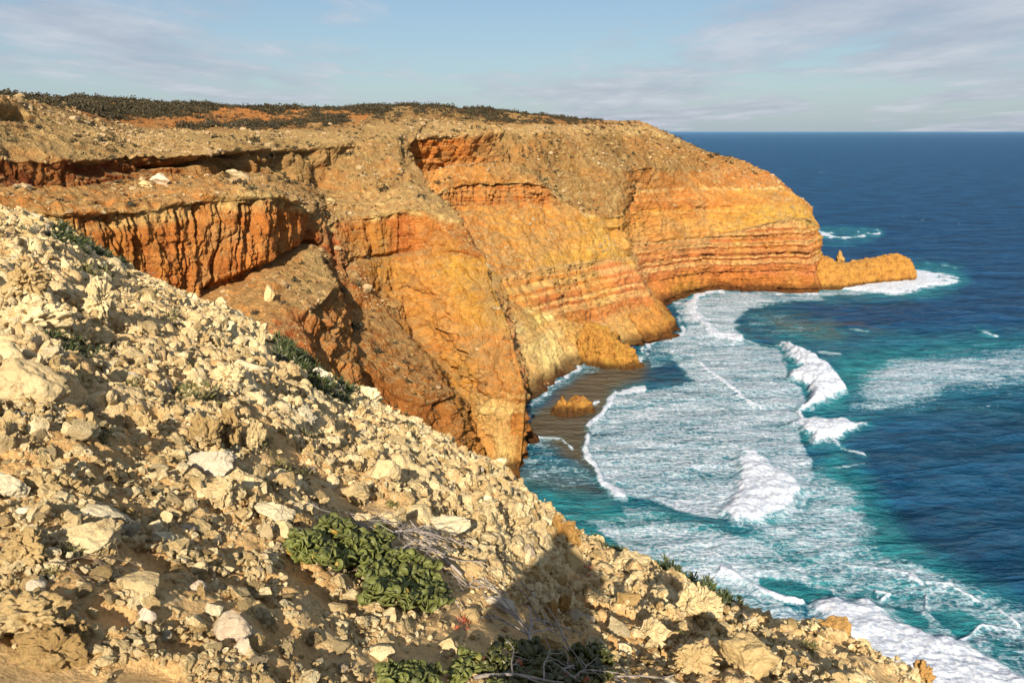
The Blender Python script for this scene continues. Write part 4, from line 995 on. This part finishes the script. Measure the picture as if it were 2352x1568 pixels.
for i, (px, py, w_, h_, kd, mt, lb) in enumerate(hero):
    hx, hy, hr = hit(px, py + h_ * .30)
    d = math.sqrt(hx*hx + hy*hy + (H - gz1(hx, hy))**2); sc = d / F
    W, Hh = w_ * sc, h_ * sc
    V, Fc = rock_mesh(kd, 900 + i * 11, 6 if w_ > 80 else 5 if w_ > 45 else 4)
    th = -math.radians(18)
    size = (W * 1.06, max(W, Hh) * (.8 if kd != 'slab' else .6), Hh * 1.18)
    o = rock_obj('rock', V, Fc, SMAP[mt], (hx, hy, gz1(hx, hy) + Hh * .32), size, (random.uniform(-.15, .15), (random.uniform(.1, .35) if kd in ('slab', 'block') else random.uniform(-.1, .2)), random.uniform(-.5, .5) if w_ < 60 else 0))
    tag(o, lb, 'rock', 'rocks on the foreground slope')
    HP.append((px, py, w_, lb))
# further rocks, one of a shared set of shapes each
short = [(px, py, lb) for px, py, w_, lb in HP if w_ >= 40 or 'small' not in lb]
used = set()
rows_px = []
tries = 0
rr_ = random.Random(12)
base_mesh = {}
KW = {'karst': ['pitted', 'knobbly', 'craggy', 'ragged'], 'smooth': ['smooth', 'rounded', 'worn'], 'block': ['angular', 'blocky', 'faceted'], 'slab': ['flat', 'thin', 'slabby']}
CW = {'cream': ['cream', 'sandy cream', 'buff'], 'tan': ['tan', 'light brown', 'ochre'], 'white': ['white', 'chalky white'], 'pink': ['pinkish', 'rosy pale'], 'grey': ['greyish', 'grey beige']}
placed = [(p[0], p[1], p[2]) for p in HP]
count = 0
while count < 205 and tries < 8000:
    tries += 1
    px = rr_.uniform(-10, 2100); sy = float(np.interp(px, SIL[:, 0], SIL[:, 1])) + 6
    if sy > 1560: continue
    py = sy + (1575 - sy) * rr_.random() ** 1.15
    wpx = rr_.choice([22, 28, 34, 40, 48, 58, 74]) * rr_.uniform(.9, 1.15)
    if py < sy + 60: wpx *= .8
    if any(math.hypot(px - a, (py - b) * 1.3) < (wpx + c) * .55 for a, b, c in placed): continue
    if 650 < px < 1035 and 1240 < py < 1440: continue
    hx, hy, hr = hit(px, py)
    if float(bare(np.array([hx]), np.array([hy]))[0]) < .5: continue
    kd = rr_.choice(['karst', 'karst', 'karst', 'block', 'block', 'smooth', 'slab']); mt = rr_.choice(['cream'] * 5 + ['tan'] * 3 + ['white', 'pink', 'grey'])
    if px > 1480: mt = rr_.choice(['cream', 'tan', 'tan', 'orange']) 
    if mt == 'orange': mt = 'tan'
    # label: look + the nearest named landmark and the side it lies on
    near_ = sorted(short, key=lambda q: math.hypot(q[0] - px, q[1] - py))[:4]
    lab = None
    size_w = 'small' if wpx < 30 else ('medium' if wpx < 42 else 'large')
    for q in near_:
        ddx, ddy = px - q[0], py - q[1]
        side = ('right of' if ddx > 0 else 'left of') if abs(ddx) > abs(ddy) * 1.3 else ('below' if ddy > 0 else 'above')
        lm = ' '.join(q[2].split()[:7])
        for stop in (' with', ' at', ' in', ' of', ' the', ' by', ' just', ' a', ' on', ' and', ' beside', ' under', ' poking', ' lying', ' near', ' like', ' cut', ',', ' its', ' right', ' left', ' below', ' above', ' leaning', ' ringed'):
            while lm.endswith(stop): lm = lm[:-len(stop)]
        for kw in KW[kd]:
            for cw_ in CW[mt]:
                t_ = f"{size_w} {kw} {cw_} rock {side} the {lm}"
                if t_ not in used and 4 <= len(t_.split()) <= 16: lab = t_; break
            if lab: break
        if lab: break
    if not lab: continue
    used.add(lab); placed.append((px, py, wpx)); count += 1
    d = math.sqrt(hx*hx + hy*hy + (H - gz1(hx, hy))**2); W = wpx * d / F
    vi = rr_.randrange(5); key = (kd, vi, mt)
    if key not in base_mesh:
        V, Fc = VAR[kd][vi]; o = rock_obj('rock', V, Fc, SMAP[mt], (0, 0, 0), (1, 1, 1), (0, 0, 0)); base_mesh[key] = o.data
    else:
        o = bpy.data.objects.new('rock', base_mesh[key]); COL.objects.link(o)
    hf = {'karst': .8, 'smooth': .65, 'block': .7, 'slab': .3}[kd] * rr_.uniform(.75, 1.15)
    o.scale = (W, W * rr_.uniform(.6, 1.0), W * hf); o.location = (hx, hy, gz1(hx, hy) + W * hf * .22)
    o.rotation_euler = (rr_.uniform(-.4, .4), rr_.uniform(-.2, .6), rr_.uniform(0, 6.28))
    tag(o, lab, 'rock', 'rocks on the foreground slope')

# ------------------------------------------------------------------ plants
def leaf_shape(kind):
    if kind == 'round':      # thick, slightly cupped disc on a short neck
        n_ = 9; ring = [(math.cos(t) * (.5), .5 + .5 * math.sin(t)) for t in np.linspace(-math.pi/2, 1.5*math.pi, n_, endpoint=False)]
        V = [(x, y, .10 * (abs(x) * 2) ** 2 - .1 * y * y) for x, y in ring] + [(0, .5, -.06)] + [(x * .96, y, .10 * (abs(x) * 2) ** 2 - .1 * y * y - .09) for x, y in ring] + [(0, .5, -.16)]
        Fc = [(i, (i + 1) % n_, n_) for i in range(n_)] + [((i + 1) % n_ + n_ + 1, i + n_ + 1, 2 * n_ + 1) for i in range(n_)]
        for i in range(n_):
            a, b_ = i, (i + 1) % n_; Fc += [(a, a + n_ + 1, b_ + n_ + 1), (a, b_ + n_ + 1, b_)]
        return np.array(V), np.array(Fc)
    if kind == 'blade':
        return np.array([(-.09, 0, 0), (.09, 0, 0), (.11, .5, .03), (-.11, .5, .03), (0, 1, .0)], float), np.array([(0, 1, 2), (0, 2, 3), (3, 2, 4)])
def leaves(name, c, d, s, kind, mat, parent, seed, roll=.6):
    """c centres (k,3), d leaf directions, s sizes"""
    V0, F0 = leaf_shape(kind); r = np.random.default_rng(seed); k = len(c)
    d = d / np.linalg.norm(d, axis=1, keepdims=True); up = np.tile([0, 0, 1.], (k, 1)) + r.normal(scale=roll, size=(k, 3))
    xx = np.cross(d, up); xx /= np.linalg.norm(xx, axis=1, keepdims=True) + 1e-9; zz = np.cross(xx, d)
    R = np.stack([xx, d, zz], -1)
    W = (R[:, None] @ V0[None, :, :, None])[..., 0] * s[:, None, None] + c[:, None]
    Fc = (F0[None] + (np.arange(k) * len(V0))[:, None, None]).reshape(-1, 3)
    return mesh_np(name, W.reshape(-1, 3), Fc, mat, parent, smooth=(kind == 'round'))
def tubes(name, paths, mat, parent=None, ns_=6):
    VV, FF, off = [], [], 0
    for pts, rad in paths:
        p = np.array(pts, float); n_ = len(p); t = np.gradient(p, axis=0); t /= np.linalg.norm(t, axis=1, keepdims=True) + 1e-9
        a = np.cross(t, [.3, .2, .93]); a /= np.linalg.norm(a, axis=1, keepdims=True) + 1e-9; b_ = np.cross(t, a)
        rad = np.interp(np.linspace(0, 1, n_), np.linspace(0, 1, len(rad)), rad)
        an = np.linspace(0, 2*math.pi, ns_, endpoint=False)
        ringv = p[:, None] + (a[:, None] * np.cos(an)[None, :, None] + b_[:, None] * np.sin(an)[None, :, None]) * rad[:, None, None]
        VV.append(ringv.reshape(-1, 3)); i = np.arange(n_ * ns_).reshape(n_, ns_) + off
        FF.append(np.stack([i[:-1], np.roll(i[:-1], -1, 1), np.roll(i[1:], -1, 1), i[1:]], -1).reshape(-1, 4)); off += n_ * ns_
    return mesh_np(name, np.concatenate(VV), np.concatenate(FF), mat, parent)
def branchy(x, y, ang, L, r0, depth, seed, lift=.1, curl=.5, zb=None):
    r = random.Random(seed); out = []
    def grow(p, a, e, L, rad, dp):
        n_ = 9; pts = [p]; 
        for i in range(n_):
            a += r.uniform(-curl, curl) * .45; e += r.uniform(-.2, .2) - e * .15
            q = (pts[-1][0] + math.cos(a) * math.cos(e) * L / n_, pts[-1][1] + math.sin(a) * math.cos(e) * L / n_, pts[-1][2] + math.sin(e) * L / n_ + sl_(pts[-1], a) * L / n_)
            g_ = gz1(q[0], q[1]) + rad
            if q[2] < g_: q = (q[0], q[1], g_)
            pts.append(q)
        out.append((pts, [rad, rad * .75, rad * .35 if dp else rad * .2]))
        if dp:
            for k in range(r.randint(3, 5)):
                j = r.randint(2, n_); grow(pts[j], a + r.choice((-1, 1)) * r.uniform(.5, 1.3), r.uniform(-.1, .7), L * r.uniform(.35, .65), rad * .5, dp - 1)
    def sl_(p, a):
        q = np.array([p[0], p[0] + .1 * math.cos(a)]), np.array([p[1], p[1] + .1 * math.sin(a)]); g_ = gbase(*q); return float(g_[1] - g_[0]) * 10
    z0 = gz1(x, y) + .03 + lift
    grow((x, y, z0), ang, .2, L, r0, depth); return out
def rosettes(px_list, sz_px, per, seed, tall=.5):
    """rosettes of round leaves at image points -> centres, directions, sizes"""
    r = np.random.default_rng(seed); c, d, s = [], [], []
    for px, py in px_list:
        hx, hy, hr = hit(px, py); dd = math.sqrt(hr*hr + (H - gz1(hx, hy))**2); u = sz_px * dd / F
        base = np.array([hx, hy, gz1(hx, hy) + u * r.uniform(.8, 1.9) * tall])
        ax = np.array([r.normal() * .35, -.35 + r.normal() * .3, 1.]); ax /= np.linalg.norm(ax)
        for k in range(per):
            a = k * 2.4 + r.uniform(-.3, .3); e = .25 + 1.0 * (k / per) + r.uniform(-.15, .15)
            v = np.array([math.cos(a) * math.cos(e), math.sin(a) * math.cos(e), math.sin(e)]) + ax * .3
            c.append(base + v * u * .12 + r.normal(size=3) * u * .1); d.append(v); s.append(u * r.uniform(.75, 1.2))
    return np.array(c), np.array(d), np.array(s)
def scatter_in(polys, step, seed, jit=.45):
    r = random.Random(seed); out = []
    for poly in polys:
        xs = [p[0] for p in poly]; ys = [p[1] for p in poly]
        yy = min(ys)
        while yy < max(ys):
            xx = min(xs)
            while xx < max(xs):
                x, y = xx + r.uniform(-jit, jit) * step, yy + r.uniform(-jit, jit) * step * .8; ins = False
                for (x1, y1), (x2, y2) in zip(poly, poly[1:] + poly[:1]):
                    if (y1 > y) != (y2 > y) and x < (x2 - x1) * (y - y1) / (y2 - y1) + x1: ins = not ins
                if ins: out.append((x, y))
                xx += step
            yy += step * .72
    return out
def plant(name, label, cat, px, py, group=None):
    hx, hy, hr = hit(px, py); r_ = empty(name, (hx, hy, gz1(hx, hy))); tag(r_, label, cat, group); return r_
def add(o, root):
    """parent without moving"""
    o.parent = root; o.data.transform(Matrix.Translation(-root.location)); return o
def short_stems(pts, sz, seed, mat):
    r = random.Random(seed); P_ = []
    for px, py in pts:
        hx, hy, hr = hit(px, py); u = sz * hr / F; z = gz1(hx, hy)
        for _ in range(2):
            a = r.uniform(0, 6.28); L = u * r.uniform(.8, 2.2)
            P_.append(([(hx, hy, z - .01), (hx + math.cos(a) * L * .5, hy + math.sin(a) * L * .5, z + L * .3), (hx + math.cos(a) * L, hy + math.sin(a) * L, z + L * .35)], [u * .09, u * .03]))
    return tubes('twig_mass', P_, mat)
big1 = scatter_in([[(652,1282),(690,1262),(760,1258),(830,1275),(905,1262),(890,1300),(845,1325),(800,1330),(775,1352),(740,1332),(705,1306)]], 15, 1)
big2 = scatter_in([[(838,1322),(900,1305),(960,1320),(1010,1345),(1030,1400),(990,1418),(900,1422),(840,1420),(838,1392),(868,1375),(822,1350)]], 16, 2)
for nm_, lb_, pts, c0 in (('succulent', 'bright green round leaved succulent with yellow tips, upper left of the two clumps', big1, (760, 1290)), ('succulent', 'larger bright green round leaved succulent below the bleached dead branches', big2, (930, 1375))):
    root = plant(nm_, lb_, 'plant', *c0, 'green succulents')
    c_, d_, s_ = rosettes(pts, 21, 8, c0[0], 1.0)
    add(leaves('leaf_mass', c_, d_, s_, 'round', M_leaf, None, 3), root); add(short_stems(pts, 14, 4, M_wooddark), root)
dk = scatter_in([[(1110,1535),(1160,1490),(1230,1485),(1260,1520),(1380,1500),(1400,1568),(1350,1600),(1120,1600)]], 19, 3)
root = plant('succulent', 'dark green and red succulent in the shadow at the bottom centre', 'plant', 1240, 1540, 'green succulents')
c_, d_, s_ = rosettes(dk, 19, 7, 77, .9); add(leaves('leaf_mass', c_, d_, s_, 'round', M_leafdark, None, 5), root); add(short_stems(dk, 14, 6, M_wooddark), root)
bt = scatter_in([[(880,1560),(960,1552),(1010,1562),(1010,1610),(880,1610)]], 17, 4)
root = plant('succulent', 'green succulent cut by the bottom edge left of the dead branch', 'plant', 945, 1580, 'green succulents')
c_, d_, s_ = rosettes(bt, 22, 8, 78, 1.0); add(leaves('leaf_mass', c_, d_, s_, 'round', M_leaf, None, 7), root); add(short_stems(bt, 14, 8, M_wooddark), root)
bt = scatter_in([[(1030,1545),(1070,1520),(1100,1550),(1060,1590)]], 17, 9)
root = plant('succulent', 'small green succulent at the shadow edge, bottom centre', 'plant', 1060, 1560, 'green succulents')
c_, d_, s_ = rosettes(bt, 20, 7, 79, .9); add(leaves('leaf_mass', c_, d_, s_, 'round', M_leaf, None, 7), root); add(short_stems(bt, 14, 10, M_wooddark), root)
for (px, py, lb_) in ((1062, 1425, 'small red and white leaved succulent on the sunny shadow edge'), (1352, 1335, 'small red leaved plant by the upright tan rock')):
    pts = [(px + random.uniform(-13, 13), py + random.uniform(-12, 12)) for _ in range(16)]
    root = plant('red_succulent', lb_, 'plant', px, py)
    c_, d_, s_ = rosettes(pts[:9], 9, 7, px, .4); add(leaves('leaf_mass', c_, d_, s_, 'blade', M_redleaf, None, 3), root); add(short_stems(pts, 8, 5, M_wooddark), root)
# low shrubs: (label, polygon, leaf px, step, material)
def shrub(label, poly, lpx, step, mat, seed, per=26, tall=1.0, group=None, name='shrub'):
    pts = scatter_in([poly], step, seed); 
    if not pts: pts = [poly[0]]
    cx_ = sum(p[0] for p in poly) / len(poly); cy_ = sum(p[1] for p in poly) / len(poly)
    root = plant(name, label, 'shrub', cx_, cy_, group); r = np.random.default_rng(seed); c, d, s = [], [], []
    for px, py in pts:
        hx, hy, hr = hit(px, py); u = 1.5 * step * hr / F; z = gz1(hx, hy)
        v = r.normal(size=(per, 3)); v /= np.linalg.norm(v, axis=1, keepdims=True); v[:, 2] = np.abs(v[:, 2])
        c.append(np.array([hx, hy, z]) + v * u * r.uniform(.3, 1.05, (per, 1)) * [1, 1, tall]); d.append(v + r.normal(scale=.5, size=(per, 3))); s.append(np.full(per, lpx * hr / F) * r.uniform(.6, 1.4, per))
    add(leaves('leaf_mass', np.concatenate(c), np.concatenate(d), np.concatenate(s), 'blade', mat, None, seed, 1.0), root)
    add(short_stems(pts, step, seed, M_wooddark), root)
shrub('green trailing shrub on the slope edge at upper left', [(120,530),(160,535),(230,570),(280,600),(300,615),(230,610),(180,598),(125,575)], 15, 13, M_shrub, 11, 90, .8)
shrub('large dark green mound shrub spilling over the slope edge', [(625,792),(670,796),(720,846),(790,892),(825,930),(780,935),(715,905),(660,865),(630,825)], 15, 14, M_shrub, 12, 110, 1.1)
shrub('bright yellow green shrub in the middle of the slope', [(408,905),(450,892),(490,908),(495,938),(450,945),(415,930)], 13, 13, M_tuft, 13, 60, .9)
shrub('long dark green shrub hugging the right hand slope edge above the surf', [(1500,1322),(1560,1338),(1610,1362),(1660,1388),(1700,1402),(1650,1415),(1590,1385),(1535,1352)], 15, 13, M_shrub, 14, 120, 1.9)
shrub('low green shrub strip left of the long edge shrub', [(1345,1244),(1400,1264),(1470,1297),(1515,1322),(1500,1334),(1440,1305),(1370,1272)], 12, 12, M_shrub, 15, 80, 1.2)
shrub('dark bush in the shade beneath the edge rocks at left', [(95,768),(150,775),(220,800),(240,830),(170,815),(110,790)], 13, 13, M_shrub, 16, 46, .6)
shrub('dark matted plant in the hollow below the tall knobbly boulder', [(180,640),(230,632),(250,665),(200,680)], 12, 12, M_tuft, 17, 50, .6)
tf = [(655,1066,22,'right of the long cream wedge'),(690,1086,14,'beside the rounded cream stone'),(940,1010,16,'near the slope edge above the round faceted boulder'),(900,1150,12,'below the round faceted boulder'),
 (1165,1168,12,'near the edge right of centre'),(1190,1190,10,'beside the cracked ground near the edge'),(896,1540,20,'at the bottom left of the shadow'),(600,1014,20,'right of the narrow cream block'),(240,1010,22,'below the large smooth boulder'),
 (165,1278,18,'under the cracked cream block'),(205,1272,14,'at the right foot of the cracked cream block'),(790,992,12,'in the middle near the edge'),(1000,1192,10,'between the white blocks'),(848,1348,16,'between the two green succulents'),
 (560,875,14,'under the long white slab'),(1700,1450,16,'right of the rugged cream boulder'),(1780,1500,18,'above the big pale tan block'),(1560,1490,16,'between the broad and rugged boulders'),(1860,1500,16,'left of the ochre block'),
 (300,905,14,'left of the yellow green shrub'),(30,1000,16,'at the left edge mid height'),(700,1010,12,'upslope of the angular cream rock'),(395,760,16,'in the dark strip behind the knobbly boulder'),(330,690,14,'on the upper slope edge'),(120,1320,20,'dry twiggy one above the corner boulder'),(60,560,12,'high on the left edge')]
for i, (px, py, w_, wh) in enumerate(tf):
    shrub('small olive tuft of dry plant ' + wh if 'dry twiggy' not in wh else 'dry twiggy tuft above the big tan corner boulder', [(px-w_,py-w_*.4),(px,py-w_*.7),(px+w_,py-w_*.3),(px+w_*.8,py+w_*.5),(px-w_*.7,py+w_*.5)], 11, 11, M_tuft, 30 + i, 34, .8, 'tufts on the foreground slope', 'plant_tuft')
# dead branches
def dead(label, starts, L_px, r_px, depth, seed, mat, curl=.7):
    px, py, _a = starts[0]; hx, hy, hr = hit(px, py); root = plant('dead_branch', label, 'dead branch', px, py)
    for k, (px, py, a) in enumerate(starts):
        hx, hy, hr = hit(px, py); u = hr / F
        o = tubes('branch', branchy(hx, hy, a, L_px * u, r_px * .75 * u, depth, seed + k, .03, curl), mat); add(o, root)
dead('bleached tangle of dead branches behind the large succulent', [(850,1262,-.1),(1060,1400-60,2.6),(930,1290,.6),(880,1300,1.2),(1010,1300,3.6)], 200, 6, 2, 5, M_wood)
dead('bare grey dead branches lying in the shadow at the bottom', [(1090,1568,.55),(1215,1490,-.5),(1215,1490,1.4),(1380,1560,2.3),(1330,1500,-1.2),(1250,1530,.1)], 300, 8, 2, 25, M_wood, .45)
dead('thin dark twigs on the ground right of the moss streaked boulder', [(110,1320,.3),(150,1330,.9)], 140, 2.2, 2, 45, M_wooddark, .5)
dead('thin grey twigs along the upper slope edge by the green shrub', [(240,585,-.6),(270,600,-.5)], 70, 2.0, 2, 55, M_wood, .5)
dead('pale twigs fringing the dark edge shrub', [(760,862,-.6),(790,888,-.6),(735,845,-.5)], 70, 1.8, 2, 65, M_wood, .5)
dead('small grey twigs on the slope edge above the dark shrub', [(560,800,-.4),(590,815,.3)], 50, 1.6, 2, 75, M_wood, .5)

# ------------------------------------------------------------------ the photographer, whose shadow lies on the slope
def person():
    g0 = H - EYE
    bx, by = 0.0, -.24
    J = dict(pel=(bx, by, g0+.95), ch=(bx, by, g0+1.28), nk=(bx, by-.01, g0+1.45), hd=(bx, by+.0, g0+1.60), ht=(bx, by, g0+1.78),
             sl=(bx-.19, by, g0+1.36), el=(bx-.40, by+.12, g0+1.12), wl=(bx-.10, by+.17, g0+1.47), sr=(bx+.19, by, g0+1.36), er=(bx+.40, by+.12, g0+1.12), wr=(bx+.10, by+.17, g0+1.47),
             hl=(bx-.10, by, g0+.90), kl=(bx-.16, by+.03, g0+.50), al=(bx-.20, by, g0+.09+.07), fl=(bx-.21, by+.16, g0+.06+.04), hr=(bx+.10, by, g0+.90), kr=(bx+.15, by+.03, g0+.46), ar=(bx+.19, by, g0+.02), fr=(bx+.2, by+.16, g0-.06))
    R_ = dict(pel=.30, ch=.23, nk=.06, hd=.13, ht=.115, sl=.10, el=.09, wl=.045, sr=.10, er=.09, wr=.035, hl=.17, kl=.11, al=.07, fl=.04, hr=.17, kr=.11, ar=.07, fr=.04)
    E = [('pel','ch'),('ch','nk'),('nk','hd'),('hd','ht'),('ch','sl'),('sl','el'),('el','wl'),('ch','sr'),('sr','er'),('er','wr'),('pel','hl'),('hl','kl'),('kl','al'),('al','fl'),('pel','hr'),('hr','kr'),('kr','ar'),('ar','fr')]
    # five short fingers at each wrist
    for s_, w in ((-1, 'wl'), (1, 'wr')):
        wx, wy, wz = J[w]
        for f in range(5):
            a = f'f{w}{f}'; b_ = f'g{w}{f}'
            J[a] = (wx - s_ * .035, wy - .005 + .012 * (f - 2) * .3, wz + .018 * (f - 2) + .02); J[b_] = (wx - s_ * .07, wy - .02, wz + .018 * (f - 2) + .02)
            R_[a] = .011; R_[b_] = .008; E += [(w, a), (a, b_)]
    keys = list(J); me = bpy.data.meshes.new('person')
    me.from_pydata([J[k] for k in keys], [(keys.index(a), keys.index(b_)) for a, b_ in E], [])
    o = bpy.data.objects.new('person', me); COL.objects.link(o)
    md = o.modifiers.new('skin', 'SKIN')
    for k, v in zip(keys, me.skin_vertices[0].data): v.radius = (R_[k], R_[k]); v.use_root = (k == 'pel')
    o.modifiers.new('sub', 'SUBSURF').levels = 1
    me.materials.append(mat_plain('dark_clothing', (.05, .06, .09)))
    tag(o, 'standing photographer in dark clothing with both arms raised to the face', 'person')
    return o
person()
